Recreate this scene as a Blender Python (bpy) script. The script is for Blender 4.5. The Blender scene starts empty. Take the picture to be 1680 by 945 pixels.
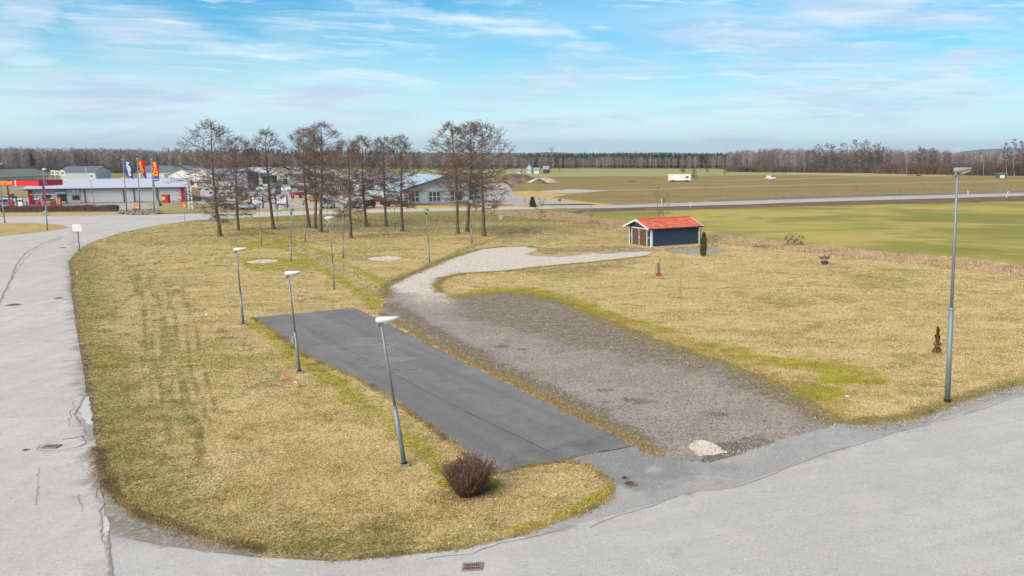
import bpy, math, random
import numpy as np
from mathutils import Vector, Matrix
from mathutils.geometry import delaunay_2d_cdt
random.seed(7); RNG = np.random.RandomState(11)
S = bpy.context.scene; COL = S.collection
rad = math.radians

# ------------------------------------------------------------------ camera
H = 11.0; FPX = 1400.0; PX0 = 1100.0; PY0 = 472.5; PITCH = math.atan(220.0/FPX)
cam = bpy.data.cameras.new('camera'); camo = bpy.data.objects.new('camera', cam); COL.objects.link(camo)
camo.location = (0, 0, H); camo.rotation_euler = (math.pi/2-PITCH, 0, 0)
cam.sensor_width = 36; cam.lens = FPX/1680*36; cam.shift_x = -(PX0-840)/1680
cam.clip_end = 30000; cam.clip_start = .1
S.camera = camo

# ------------------------------------------------------------------ world, sun, exposure
SUN_EL, SUN_AZ = rad(38), rad(215)          # compass style, 0 = +Y, clockwise
world = bpy.data.worlds.new('World'); S.world = world; world.use_nodes = True
def build_world():
    nt = world.node_tree; N = nt.nodes; L = nt.links; N.clear()
    out = N.new('ShaderNodeOutputWorld'); bg = N.new('ShaderNodeBackground')
    sky = N.new('ShaderNodeTexSky'); sky.sky_type = 'NISHITA'; sky.sun_disc = False
    sky.sun_elevation = SUN_EL; sky.sun_rotation = SUN_AZ; sky.air_density = 1.0; sky.dust_density = .6; sky.ozone_density = 1.0
    tc = N.new('ShaderNodeTexCoord')
    def mapping(sc, rot=(0,0,0), loc=(0,0,0)):
        m = N.new('ShaderNodeMapping'); m.inputs['Scale'].default_value = sc; m.inputs['Rotation'].default_value = rot; m.inputs['Location'].default_value = loc
        L.new(tc.outputs['Generated'], m.inputs['Vector']); return m
    def noise(m, scale, det, rough=.55, dist=0.):
        n = N.new('ShaderNodeTexNoise'); n.inputs['Scale'].default_value = scale; n.inputs['Detail'].default_value = det
        n.inputs['Roughness'].default_value = rough; n.inputs['Distortion'].default_value = dist
        L.new(m.outputs[0], n.inputs['Vector']); return n
    def ramp(src, a, b):
        r = N.new('ShaderNodeMapRange'); r.interpolation_type = 'SMOOTHSTEP'
        r.inputs['From Min'].default_value = a; r.inputs['From Max'].default_value = b
        L.new(src, r.inputs['Value']); return r.outputs[0]
    def mix(f, a, b, mode='MIX'):
        m = N.new('ShaderNodeMix'); m.data_type = 'RGBA'; m.blend_type = mode
        for s, v in ((m.inputs[0], f), (m.inputs[6], a), (m.inputs[7], b)):
            if isinstance(v, (int, float)): s.default_value = v
            elif isinstance(v, tuple): s.default_value = (*v, 1)
            else: L.new(v, s)
        return m.outputs[2]
    def mul(a, k):
        m = N.new('ShaderNodeMath'); m.operation = 'MULTIPLY'; L.new(a, m.inputs[0])
        if isinstance(k, (int, float)): m.inputs[1].default_value = k
        else: L.new(k, m.inputs[1])
        return m.outputs[0]
    K = 1/0.1
    sep = N.new('ShaderNodeSeparateXYZ'); L.new(tc.outputs['Generated'], sep.inputs[0])
    tint = mix(1.0, sky.outputs[0], SKY_TINT, 'MULTIPLY')
    # azimuth / elevation coordinates of the cloud streaks, slightly warped
    def m2(op, a, b=None, c=None):
        m = N.new('ShaderNodeMath'); m.operation = op
        for i, v in enumerate((a, b, c)):
            if v is None: continue
            if isinstance(v, (int, float)): m.inputs[i].default_value = v
            else: L.new(v, m.inputs[i])
        return m.outputs[0]
    w1 = noise(mapping((3, 3, 9)), 2.2, 6, .62, .3).outputs[0]; w2 = noise(mapping((3, 3, 9), (0,0,0), (5, 2, 8)), 2.2, 6, .62, .3).outputs[0]
    AZ = m2('ADD', m2('ARCTAN2', sep.outputs[0], sep.outputs[1]), m2('MULTIPLY', m2('SUBTRACT', w1, .5), .22))
    EL = m2('ADD', m2('ARCSINE', sep.outputs[2]), m2('MULTIPLY', m2('SUBTRACT', w2, .5), .045))
    tex = ramp(noise(mapping((2.5, 2.5, 22), (rad(-3), rad(5), 0), (2, 9, 1)), 3.2, 9, .66, .5).outputs[0], .30, .66)
    soft = ramp(noise(mapping((2, 2, 13), (0, rad(3), 0), (4, 1, 6)), 4, 8, .62, .5).outputs[0], .28, .58)
    def ae(u, v):
        x = (u-PX0)/FPX; y = (PY0-v)/FPX; c, s_ = math.cos(PITCH), math.sin(PITCH); d = Vector((x, y*s_+c, y*c-s_)).normalized()
        return math.atan2(d.x, d.y), math.asin(d.z)
    def streak(u0, v0, u1, v1, th, k, tx):
        a0, e0 = ae(u0, v0); a1, e1 = ae(u1, v1); ca, ce = (a0+a1)/2, (e0+e1)/2; hl = math.hypot(a1-a0, e1-e0)/2*1.35; r = math.atan2(e1-e0, a1-a0); w = th/FPX*1.25
        dx = m2('SUBTRACT', AZ, ca); dy = m2('SUBTRACT', EL, ce); c, s_ = math.cos(r), math.sin(r)
        p = m2('ADD', m2('MULTIPLY', dx, c/hl), m2('MULTIPLY', dy, s_/hl)); q = m2('ADD', m2('MULTIPLY', dx, -s_/w), m2('MULTIPLY', dy, c/w))
        d = m2('SQRT', m2('ADD', m2('MULTIPLY', p, p), m2('MULTIPLY', q, q))); return m2('MULTIPLY', m2('MULTIPLY', ramp(d, 1., .3), tx), k)
    hor = ramp(sep.outputs[2], .15, .0)
    base = mix(mul(hor, .85), tint, (.78*K, .97*K, 1.02*K))
    veil = ramp(noise(mapping((1.6, 1.6, 7), (rad(3), rad(4), 0)), 1.5, 5, .5, .4).outputs[0], .42, .72)
    base = mix(mul(veil, .45), base, (.50*K, .76*K, .92*K))
    acc = None
    for st in ((0,150,380,165,42,.95),(330,162,640,156,15,.9),(90,25,350,62,45,.7),(-60,0,70,60,75,.6),(370,187,660,192,15,.7),(780,140,1120,108,34,.7),(1030,60,1520,95,60,.75),(1230,22,1720,8,38,.9),(1120,172,1720,150,46,.7),(820,207,1110,190,14,.6),(1470,112,1720,90,26,.9),(20,238,340,228,11,.7),(1130,228,1290,224,15,.8),(540,180,780,200,12,.5),(850,232,1100,238,9,.5),(420,40,560,60,25,.35),(700,175,1000,165,10,.4)):
        q = streak(*st, soft); acc = q if acc is None else m2('MAXIMUM', acc, q)
    lav = ramp(noise(mapping((2.2, 2.2, 17), (rad(-2), rad(5), 0), (3.1, 1.7, 0)), 1.6, 6, .55, .6).outputs[0], .54, .74)
    out_ = ramp(sep.outputs[2], .10, .22)      # the same broken cloud goes on overhead
    acc = m2('MAXIMUM', acc, m2('MULTIPLY', lav, m2('ADD', m2('MULTIPLY', out_, .3), .65)))
    shade = ramp(noise(mapping((2.4, 2.4, 24), (rad(2), rad(3), 0), (9, 3, 4)), 3.4, 8, .62, .5).outputs[0], .36, .66)
    cc_ = mix(shade, (.48*K, .64*K, .82*K), (.70*K, .79*K, .90*K))
    base = mix(acc, base, cc_)
    acc = None
    for st in ((225,62,700,97,13,.95),(600,4,890,62,15,.9),(385,124,750,142,13,.85),(1125,108,1250,134,8,.9),(1350,142,1490,132,8,.9),(835,38,940,62,12,.8),(-20,78,100,108,16,.5),(880,68,1000,70,7,.6),(1250,132,1420,150,6,.5),(430,170,300,176,20,.55),(130,180,400,170,9,.6),(900,212,1200,206,6,.5),(1500,45,1700,60,12,.5),(380,95,640,88,7,.4)):
        q = streak(*st, tex); acc = q if acc is None else m2('MAXIMUM', acc, q)
    wis = ramp(noise(mapping((1.8, 1.8, 26), (rad(-5), rad(9), 0), (7.7, 0, 2)), 1.7, 8, .6, .9).outputs[0], .56, .76)
    wis3 = ramp(noise(mapping((3, 3, 30), (rad(3), rad(-2), 0), (1, 6, 3)), 3.2, 9, .64, .7).outputs[0], .54, .74)
    acc = m2('MAXIMUM', m2('MAXIMUM', acc, m2('MULTIPLY', wis, .75)), m2('MULTIPLY', wis3, .75))
    base = mix(acc, base, (.74*K, .86*K, .93*K))
    bg.inputs['Strength'].default_value = 0.1
    L.new(base, bg.inputs['Color']); L.new(bg.outputs[0], out.inputs['Surface'])
SKY_TINT = (.30, .96, 1.25)
build_world()
sl = bpy.data.lights.new('sun', 'SUN'); sl.energy = 4.2; sl.angle = rad(60); sl.color = (1, .87, .76)
so = bpy.data.objects.new('sun', sl); COL.objects.link(so)
so.rotation_euler = Vector((-math.sin(SUN_AZ)*math.cos(SUN_EL), -math.cos(SUN_AZ)*math.cos(SUN_EL), -math.sin(SUN_EL))).to_track_quat('-Z', 'Y').to_euler()
S.view_settings.view_transform = 'Standard'; S.view_settings.look = 'None'
S.view_settings.exposure = 0.2; S.view_settings.gamma = 1.0
S.cycles.volume_step_rate = 4; S.cycles.max_bounces = 4; S.cycles.transparent_max_bounces = 12

# ------------------------------------------------------------------ pixel -> world helpers
def ray(u, v):
    x = (u-PX0)/FPX; y = (PY0-v)/FPX; c, s = math.cos(PITCH), math.sin(PITCH)
    return Vector((x, y*s+c, y*c-s))
def G(u, v, z=0.):
    d = ray(u, v); t = (z-H)/d.z; return Vector((d.x*t, d.y*t, z))
def T(u, v, Y):
    d = ray(u, v); t = Y/d.y; return Vector((d.x*t, Y, H+d.z*t))
def GP(pts): return np.array([tuple(G(u, v))[:2] for u, v in pts])

# ------------------------------------------------------------------ numpy noise, distances
def _h(ix, iy, seed):
    n = (ix.astype(np.int64)*374761393 + iy.astype(np.int64)*668265263 + seed*974711) & 0x7fffffff
    n = ((n ^ (n >> 13))*1274126177) & 0x7fffffff
    return ((n ^ (n >> 16)) & 0xffff)/65535.
def vn(x, y, sc, seed=0):
    x = np.asarray(x, float)/sc; y = np.asarray(y, float)/sc
    ix = np.floor(x); iy = np.floor(y); fx = x-ix; fy = y-iy; fx = fx*fx*(3-2*fx); fy = fy*fy*(3-2*fy)
    a = _h(ix, iy, seed); b = _h(ix+1, iy, seed); c = _h(ix, iy+1, seed); d = _h(ix+1, iy+1, seed)
    return (a*(1-fx)+b*fx)*(1-fy)+(c*(1-fx)+d*fx)*fy
def fbm(x, y, sc, seed=0, o=3):
    s = 0; w = 0
    for k in range(o): s = s+vn(x, y, sc/2**k, seed+k*17)*.5**k; w += .5**k
    return s/w
def dseg(x, y, pl, closed=False):
    d = np.full(np.shape(x), 1e9); n = len(pl)
    for i in range(n if closed else n-1):
        a = pl[i]; b = pl[(i+1) % n]; ab = b-a; L2 = ab@ab+1e-12
        t = np.clip(((x-a[0])*ab[0]+(y-a[1])*ab[1])/L2, 0, 1)
        d = np.minimum(d, np.hypot(x-a[0]-t*ab[0], y-a[1]-t*ab[1]))
    return d
def inside(x, y, pl):
    r = np.zeros(np.shape(x), bool); n = len(pl)
    for i in range(n):
        x1, y1 = pl[i]; x2, y2 = pl[(i+1) % n]
        c = ((y1 > y) != (y2 > y)) & (x < (x2-x1)*(y-y1)/(y2-y1+1e-12)+x1); r ^= c
    return r
def sd(x, y, pl): d = dseg(x, y, pl, True); return np.where(inside(x, y, pl), -d, d)
def sm(v, a, b): t = np.clip((v-a)/(b-a), 0, 1); return t*t*(3-2*t)
def smooth(pts, it=2, closed=False):
    p = np.array(pts, float)
    for _ in range(it):
        q = np.roll(p, -1, 0) if closed else p[1:]; p0 = p if closed else p[:-1]
        r = np.empty((len(q)*2, 2)); r[0::2] = p0*.75+q*.25; r[1::2] = p0*.25+q*.75
        p = r if closed else np.vstack([p[:1], r, p[-1:]])
    return p

# ------------------------------------------------------------------ materials
def lin(c): c /= 255; return c/12.92 if c <= .04045 else ((c+.055)/1.055)**2.4
def P(r, g, b): return tuple(min(.82, lin(v)/k) for v, k in zip((r, g, b), (1.10, 1.16, 1.26)))   # photographed colour -> surface colour under this light
class NT:
    def __init__(s, name, rough=.9, spec=.2):
        s.m = bpy.data.materials.new(name); s.m.use_nodes = True; s.N = s.m.node_tree.nodes; s.L = s.m.node_tree.links
        s.b = s.N['Principled BSDF']; s.b.inputs['Roughness'].default_value = rough; s.b.inputs['Specular IOR Level'].default_value = spec
        s.geo = None
    def pos(s):
        if not s.geo: s.geo = s.N.new('ShaderNodeNewGeometry')
        return s.geo.outputs['Position']
    def map(s, scale, rot=0, src=None):
        m = s.N.new('ShaderNodeMapping'); m.inputs['Scale'].default_value = scale; m.inputs['Rotation'].default_value = (0, 0, rot)
        s.L.new(src or s.pos(), m.inputs[0]); return m.outputs[0]
    def noise(s, scale, det=3, rough=.55, dist=0., src=None):
        n = s.N.new('ShaderNodeTexNoise'); n.inputs['Scale'].default_value = scale; n.inputs['Detail'].default_value = det
        n.inputs['Roughness'].default_value = rough; n.inputs['Distortion'].default_value = dist
        s.L.new(src or s.pos(), n.inputs['Vector']); return n.outputs[0]
    def vor(s, scale, feat='F1', out='Distance', src=None):
        n = s.N.new('ShaderNodeTexVoronoi'); n.feature = feat; n.inputs['Scale'].default_value = scale
        s.L.new(src or s.pos(), n.inputs['Vector']); return n.outputs[out]
    def ramp(s, v, a, b, lo=0., hi=1.):
        r = s.N.new('ShaderNodeMapRange'); r.interpolation_type = 'SMOOTHSTEP'
        for k, x in (('From Min', a), ('From Max', b), ('To Min', lo), ('To Max', hi)): r.inputs[k].default_value = x
        s.L.new(v, r.inputs['Value']); return r.outputs[0]
    def math(s, op, a, b=None, c=None):
        m = s.N.new('ShaderNodeMath'); m.operation = op
        for i, v in enumerate((a, b, c)):
            if v is None: continue
            if isinstance(v, (int, float)): m.inputs[i].default_value = v
            else: s.L.new(v, m.inputs[i])
        return m.outputs[0]
    def mix(s, f, a, b, mode='MIX'):
        m = s.N.new('ShaderNodeMix'); m.data_type = 'RGBA'; m.blend_type = mode
        for k, v in ((m.inputs[0], f), (m.inputs[6], a), (m.inputs[7], b)):
            if isinstance(v, (int, float)): k.default_value = v
            elif isinstance(v, tuple): k.default_value = (*v[:3], 1)
            else: s.L.new(v, k)
        return m.outputs[2]
    def attr(s, name, ch=None):
        a = s.N.new('ShaderNodeAttribute'); a.attribute_name = name
        if ch is None: return a.outputs['Color']
        q = s.N.new('ShaderNodeSeparateColor'); s.L.new(a.outputs['Color'], q.inputs[0]); return q.outputs[ch]
    def col(s, v):
        if isinstance(v, tuple): s.b.inputs['Base Color'].default_value = (*v[:3], 1)
        else: s.L.new(v, s.b.inputs['Base Color'])
    def bump(s, h, strength=.5, dist=.02):
        b = s.N.new('ShaderNodeBump'); b.inputs['Strength'].default_value = strength; b.inputs['Distance'].default_value = dist
        s.L.new(h, b.inputs['Height']); s.L.new(b.outputs[0], s.b.inputs['Normal'])
    def thr(s, amt, n, w=.12):       # noisy threshold of a 0..1 amount
        a = s.math('ADD', amt, s.math('MULTIPLY', s.math('SUBTRACT', n, .5), 1.5))
        return s.ramp(a, .5-w, .5+w)
_mc = {}
def simple(name, c, rough=.6, metal=0., var=.12, scale=3., spec=.4):
    if name in _mc: return _mc[name]
    t = NT(name, rough, spec); n = t.noise(scale, 4, .6)
    hi = tuple(min(.9, v*(1+var)) for v in c); lo = tuple(v*(1-var) for v in c)
    t.col(t.mix(t.ramp(n, .3, .7), lo, hi)); t.b.inputs['Metallic'].default_value = metal
    _mc[name] = t.m; return t.m

def ground_mat(name, cols, scales, fine=(8, .35), attrs=(), bump=(.6, .03), rot=0., aniso=1., rough=.95, speck=None, spec=.12):
    """cols: three colours, blended by two noises; attrs: (channel, colour or pair, edge noise scale, width)"""
    t = NT(name, rough, spec)
    src = t.map((1, aniso, 1), rot) if aniso != 1 else t.pos()
    n1 = t.noise(scales[0], 4, .6, .3, src); n2 = t.noise(scales[1], 5, .6, .2, src); nf = t.noise(fine[0], 5, .7)
    c = t.mix(t.ramp(n1, .38, .62), cols[0], cols[1])
    c = t.mix(t.ramp(n2, .48, .68), c, cols[2])
    ne = t.noise(1.2, 6, .7)
    for ch, cc, w in attrs:
        a = t.attr('mask' if ch < 3 else 'mask2', ch % 3)
        f = t.thr(a, ne, w)
        cb = t.mix(t.ramp(n2, .4, .62), cc[0], cc[1]) if isinstance(cc[0], tuple) else cc
        c = t.mix(f, c, cb)
    k = t.ramp(nf, .28, .72, 1-fine[1], 1+fine[1]*.8)
    comb = t.N.new('ShaderNodeCombineColor')
    for i in range(3): t.L.new(k, comb.inputs[i])
    c = t.mix(1., c, comb.outputs[0], 'MULTIPLY')
    if speck:
        for sc_, thr_, colr, amt in speck:
            v = t.vor(sc_, out='Color'); q = t.N.new('ShaderNodeSeparateColor'); t.L.new(v, q.inputs[0])
            c = t.mix(t.math('MULTIPLY', t.ramp(q.outputs[0], thr_, min(1, thr_+.05)), amt), c, colr)
    t.col(c); t.bump(nf, bump[0], bump[1]); return t

STRAW, STRAW2, STRAW3 = P(222,198,146), P(206,180,122), P(238,217,174)
OLIVE, OLIVE2 = P(164,152,90), P(142,134,78)
MOSS, MOSS2 = P(190,176,68), P(162,152,62)
BROWN, BROWN2 = P(158,138,108), P(134,116,90)

t = ground_mat('dry_lawn', (STRAW2, STRAW, P(176,156,94)), (.22, .7), (11, .62), attrs=(
    (0, (OLIVE, OLIVE2), .32), (1, (MOSS, MOSS2), .25), (2, (BROWN, BROWN2), .25), (3, (P(206,176,88), P(190,166,82)), .45)), rot=.3, aniso=1.5, bump=(.9, .05))
M_LAWN = t.m
def tuftmat():
    t = NT('grass_blades', .8, .15); c = t.attr('tint'); n = t.noise(14, 2)
    c2 = t.mix(1., c, t.mix(t.ramp(n, .3, .7), (.72, .72, .7), (1.2, 1.2, 1.2)), 'MULTIPLY'); t.col(c2); return t.m
M_TUFT = tuftmat()
def asphalt(name, c, var=.1, fine=.12, speck=None, patch=None, dirn=None, streak=.5):
    c2 = tuple(v*(1-var) for v in c); c3 = tuple(min(.85, v*(1+var)) for v in c)
    t = NT(name, .88, .25)
    n1 = t.noise(.14, 5, .65, .8); n2 = t.noise(1.1, 6, .7, .4); nf = t.noise(26, 5, .85)
    c_ = t.mix(t.ramp(n1, .35, .65), c2, c3)
    c_ = t.mix(t.ramp(n2, .42, .7, 0, .8), c_, tuple(v*(1-var*1.6) for v in c)); c_ = t.mix(t.ramp(t.noise(.5, 6, .7, .5), .52, .68, 0, .6), c_, tuple(min(.85, v*k_) for v, k_ in zip(c, (1.1, 1.06, 1.02))))
    if dirn is not None:      # wear drawn out along the driving direction
        sd_ = t.map((.045, .9, 1), 0, t.map((1, 1, 1), -dirn)); ns = t.noise(1., 5, .6, .3, sd_)
        c_ = t.mix(t.ramp(ns, .46, .64, 0, streak), c_, tuple(v*(1-var*1.9) for v in c)); c_ = t.mix(t.ramp(ns, .46, .30, 0, streak), c_, tuple(min(.85, v*(1+var*1.3)) for v in c))
    a = t.attr('mask', 0); b = t.attr('mask', 1); d = t.attr('mask', 2); ne = t.noise(1.1, 6, .7)
    if patch: c_ = t.mix(t.thr(a, ne, .3), c_, patch[0]); c_ = t.mix(t.thr(b, ne, .25), c_, patch[1]); c_ = t.mix(t.thr(d, ne, .3), c_, patch[2])
    k = t.ramp(nf, .3, .7, 1-fine*1.5, 1+fine*1.5); comb = t.N.new('ShaderNodeCombineColor')
    for i in range(3): t.L.new(k, comb.inputs[i])
    c_ = t.mix(1., c_, comb.outputs[0], 'MULTIPLY')
    v = t.vor(16, out='Color'); q = t.N.new('ShaderNodeSeparateColor'); t.L.new(v, q.inputs[0])
    c_ = t.mix(t.ramp(q.outputs[0], .93, .97, 0, .35), c_, tuple(v*.55 for v in c))
    c_ = t.mix(t.ramp(q.outputs[1], .93, .97, 0, .35), c_, tuple(min(.85, v*1.35) for v in c))
    t.col(c_); t.bump(nf, .35, .01); return t.m

# ------------------------------------------------------------------ object helpers
def tag(o, label=None, cat=None, group=None, kind=None):
    if label: o['label'] = label
    if cat: o['category'] = cat
    if group: o['group'] = group
    if kind: o['kind'] = kind
    return o
def empty(name, loc=(0,0,0), rz=0., label=None, cat=None, group=None):
    o = bpy.data.objects.new(name, None); COL.objects.link(o); o.location = loc; o.rotation_euler = (0, 0, rz)
    o.empty_display_size = .2
    return tag(o, label, cat, group)
def mesh_obj(name, me, mat=None, parent=None):
    o = bpy.data.objects.new(name, me); COL.objects.link(o)
    if mat and not me.materials: me.materials.append(mat)
    if parent: o.parent = parent
    return o
def np_mesh(name, V, F, smooth_=False):
    """V (n,3), F (m,k) of one face size"""
    V = np.asarray(V, np.float32); F = np.asarray(F, np.int32); me = bpy.data.meshes.new(name)
    me.vertices.add(len(V)); me.vertices.foreach_set('co', V.ravel())
    k = F.shape[1]; me.loops.add(F.size); me.loops.foreach_set('vertex_index', F.ravel())
    me.polygons.add(len(F)); me.polygons.foreach_set('loop_start', np.arange(0, F.size, k, dtype=np.int32))
    if smooth_: me.polygons.foreach_set('use_smooth', np.ones(len(F), bool))
    me.update(calc_edges=True); me.validate(); return me
def set_attr(me, name, rgb):
    a = me.color_attributes.new(name, 'FLOAT_COLOR', 'POINT'); n = len(me.vertices)
    c = np.ones((n, 4), np.float32); c[:, :3] = rgb; a.data.foreach_set('color', c.ravel())
class MB:
    def __init__(s): s.V = []; s.F = []
    def add(s, vs, fs): k = len(s.V); s.V += [tuple(v) for v in vs]; s.F += [tuple(i+k for i in f) for f in fs]; return s
    def box(s, c, d, rz=0., ry=0., taper=1.):
        x, y, z = (q/2 for q in d); vs = []
        for dz in (-z, z):
            k = 1 if dz < 0 else taper
            for dx, dy in ((-x, -y), (x, -y), (x, y), (-x, y)): vs.append(Vector((dx*k, dy*k, dz)))
        R = Matrix.Rotation(rz, 3, 'Z') @ Matrix.Rotation(ry, 3, 'Y')
        return s.add([R@v+Vector(c) for v in vs], [(3,2,1,0),(4,5,6,7),(0,1,5,4),(1,2,6,5),(2,3,7,6),(3,0,4,7)])
    def tube(s, p0, p1, r0, r1=None, n=8, cap=True):
        p0 = Vector(p0); p1 = Vector(p1); r1 = r0 if r1 is None else r1; d = (p1-p0).normalized()
        a = d.orthogonal().normalized(); b = d.cross(a); vs = []
        for p, r in ((p0, r0), (p1, r1)):
            for i in range(n): w = 2*math.pi*i/n; vs.append(p+(a*math.cos(w)+b*math.sin(w))*r)
        fs = [(i, (i+1) % n, n+(i+1) % n, n+i) for i in range(n)]
        if cap: fs += [tuple(range(n-1, -1, -1)), tuple(range(n, 2*n))]
        return s.add(vs, fs)
    def lathe(s, prof, n=16, c=(0,0,0), cap=True):
        vs = [(c[0]+r*math.cos(2*math.pi*i/n), c[1]+r*math.sin(2*math.pi*i/n), c[2]+z) for r, z in prof for i in range(n)]; m = len(prof)
        fs = [(j*n+i, j*n+(i+1) % n, (j+1)*n+(i+1) % n, (j+1)*n+i) for j in range(m-1) for i in range(n)]
        if cap: fs += [tuple(range(n-1, -1, -1)), tuple((m-1)*n+i for i in range(n))]
        return s.add(vs, fs)
    def prism(s, poly, axis, a, b):
        """poly of 2-tuples extruded along axis 'x'/'y'/'z' from a to b"""
        def q(p, w): return {'x': (w, p[0], p[1]), 'y': (p[0], w, p[1]), 'z': (p[0], p[1], w)}[axis]
        n = len(poly); vs = [q(p, a) for p in poly]+[q(p, b) for p in poly]
        return s.add(vs, [tuple(range(n-1, -1, -1)), tuple(range(n, 2*n))]+[(i, (i+1) % n, n+(i+1) % n, n+i) for i in range(n)])
    def build(s, name, mat, parent=None, smooth_=False, bev=0.):
        me = bpy.data.meshes.new(name); me.from_pydata(s.V, [], s.F)
        import bmesh
        bm = bmesh.new(); bm.from_mesh(me); bmesh.ops.recalc_face_normals(bm, faces=bm.faces)
        if bev: bmesh.ops.bevel(bm, geom=list(bm.edges), offset=bev, segments=2, affect='EDGES')
        bm.to_mesh(me); bm.free()
        if smooth_:
            me.polygons.foreach_set('use_smooth', [True]*len(me.polygons))
        return mesh_obj(name, me, mat, parent)

def outline(px, it=0, step=.25, amp=.1, nsc=.6, world_=False, seed=3):
    p = np.array(px, float) if world_ else GP(px)
    if it: p = smooth(p, it, True)
    out = []
    n = len(p)
    for i in range(n):
        a = p[i]; b = p[(i+1) % n]; L = np.hypot(*(b-a)); st = step*max(1, np.hypot(*a)/40.); m = max(1, min(400, int(L/st)))
        d = (b-a)/max(L, 1e-6); nr = np.array([-d[1], d[0]])
        for k in range(m):
            q = a+(b-a)*k/m; w = (fbm(q[0], q[1], nsc, seed, 4)-.5)*2*amp; out.append(q+nr*w)
    return np.array(out)
def sheet(name, poly, z, mat, grid=None, attrs=None, label=None, kind='structure', cat=None, parent=None, skirt=None):
    pts = [Vector((float(a), float(b))) for a, b in poly]; nb = len(pts)
    if grid:
        x0, y0 = poly.min(0); x1, y1 = poly.max(0)
        gx, gy = np.meshgrid(np.arange(x0, x1, grid), np.arange(y0, y1, grid)); gx = gx.ravel(); gy = gy.ravel()
        gx = gx+RNG.uniform(-.2, .2, gx.shape)*grid; gy = gy+RNG.uniform(-.2, .2, gy.shape)*grid
        k = inside(gx, gy, poly); gx = gx[k]; gy = gy[k]
        pts += [Vector((float(a), float(b))) for a, b in zip(gx, gy)]
    vs, _, fs, _, _, _ = delaunay_2d_cdt(pts, [(i, (i+1) % nb) for i in range(nb)], [list(range(nb))], 1, 1e-5)
    V = np.array([(v.x, v.y) for v in vs]); V3 = np.c_[V, np.full(len(V), z)]
    F = np.array([f[:3] for f in fs], np.int32)
    e1 = V[F[:, 1]]-V[F[:, 0]]; e2 = V[F[:, 2]]-V[F[:, 0]]; fl = (e1[:, 0]*e2[:, 1]-e1[:, 1]*e2[:, 0]) < 0
    F[fl] = F[fl][:, ::-1]
    me = np_mesh(name, V3, F)
    if attrs: set_attr(me, 'mask', attrs(V[:, 0], V[:, 1]))
    o = mesh_obj(name, me, mat, parent)
    if not parent: tag(o, label, cat, None, kind)
    return o
def ribbon(name, px, width, z, mat, parent=None, amp=.05, step=.15, world_=False, kind=None, label=None, seed=5, wn=.5):
    p = np.array(px, float) if world_ else GP(px)
    q = [];
    for i in range(len(p)-1):
        L = np.hypot(*(p[i+1]-p[i])); m = max(1, int(L/step))
        for k in range(m): q.append(p[i]+(p[i+1]-p[i])*k/m)
    q.append(p[-1]); q = np.array(q); d = np.gradient(q, axis=0); d /= np.hypot(d[:, 0], d[:, 1])[:, None]+1e-9; nr = np.c_[-d[:, 1], d[:, 0]]
    off = (fbm(q[:, 0], q[:, 1], .8, seed, 3)-.5)*2*amp; w = width/2*(1-wn+2*wn*vn(q[:, 0], q[:, 1], .35, seed+9))
    q = q+nr*off[:, None]; A = q+nr*w[:, None]; B = q-nr*w[:, None]; n = len(q)
    V = np.zeros((2*n, 3)); V[0::2, :2] = A; V[1::2, :2] = B; V[:, 2] = z
    F = [(2*i+1, 2*i+3, 2*i+2, 2*i) for i in range(n-1)]
    o = mesh_obj(name, np_mesh(name, V, np.array(F)), mat, parent)
    if not parent: tag(o, label, None, None, kind or 'structure')
    elif kind: o['kind'] = kind
    return o
def seg_mesh(P0, P1, R0, R1, n=3):
    """vectorised open tubes"""
    P0 = np.asarray(P0, float); P1 = np.asarray(P1, float); R0 = np.asarray(R0, float); R1 = np.asarray(R1, float)
    d = P1-P0; d /= np.linalg.norm(d, axis=1)[:, None]+1e-9
    ref = np.where(np.abs(d[:, 2:3]) > .8, np.array([[1., 0, 0]]), np.array([[0, 0, 1.]]))
    a = np.cross(d, ref); a /= np.linalg.norm(a, axis=1)[:, None]+1e-9; b = np.cross(d, a)
    m = len(P0); V = np.zeros((m, 2*n, 3))
    for i in range(n):
        w = 2*math.pi*i/n; o = a*math.cos(w)+b*math.sin(w)
        V[:, i] = P0+o*R0[:, None]; V[:, n+i] = P1+o*R1[:, None]
    base = (np.arange(m)*2*n)[:, None]
    F = np.concatenate([np.concatenate([base+i, base+(i+1) % n, base+n+(i+1) % n, base+n+i], 1)[:, None, :] for i in range(n)], 1).reshape(-1, 4)
    return V.reshape(-1, 3), F

# ================================================================== THE SETTING
# ---- base country ground out to the horizon
t = ground_mat('far_field', (P(164,141,88), P(150,131,78), P(176,151,98)), (.02, .12), (.9, .34), rot=.05, aniso=3., bump=(.5, .08)); M_FAR = t.m
V = []; F = []; rr = [0, 60, 150, 300, 500, 800, 1300, 2200, 4000, 6500, 9400]; nn = 64
V.append((0, 0, -.02))
for r in rr[1:]:
    for i in range(nn): V.append((r*math.cos(2*math.pi*i/nn), r*math.sin(2*math.pi*i/nn), -.02))
F3 = [(0, 1+i, 1+(i+1) % nn) for i in range(nn)]
for j in range(len(rr)-2):
    for i in range(nn):
        a = 1+j*nn+i; b = 1+j*nn+(i+1) % nn; F3 += [(a, a+nn, b+nn, b)]
me = bpy.data.meshes.new('ground'); me.from_pydata(V, [], F3); mesh_obj('ground', me, M_FAR); tag(bpy.data.objects['ground'], 'brown-green open country ground reaching to the horizon', kind='structure')

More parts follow.
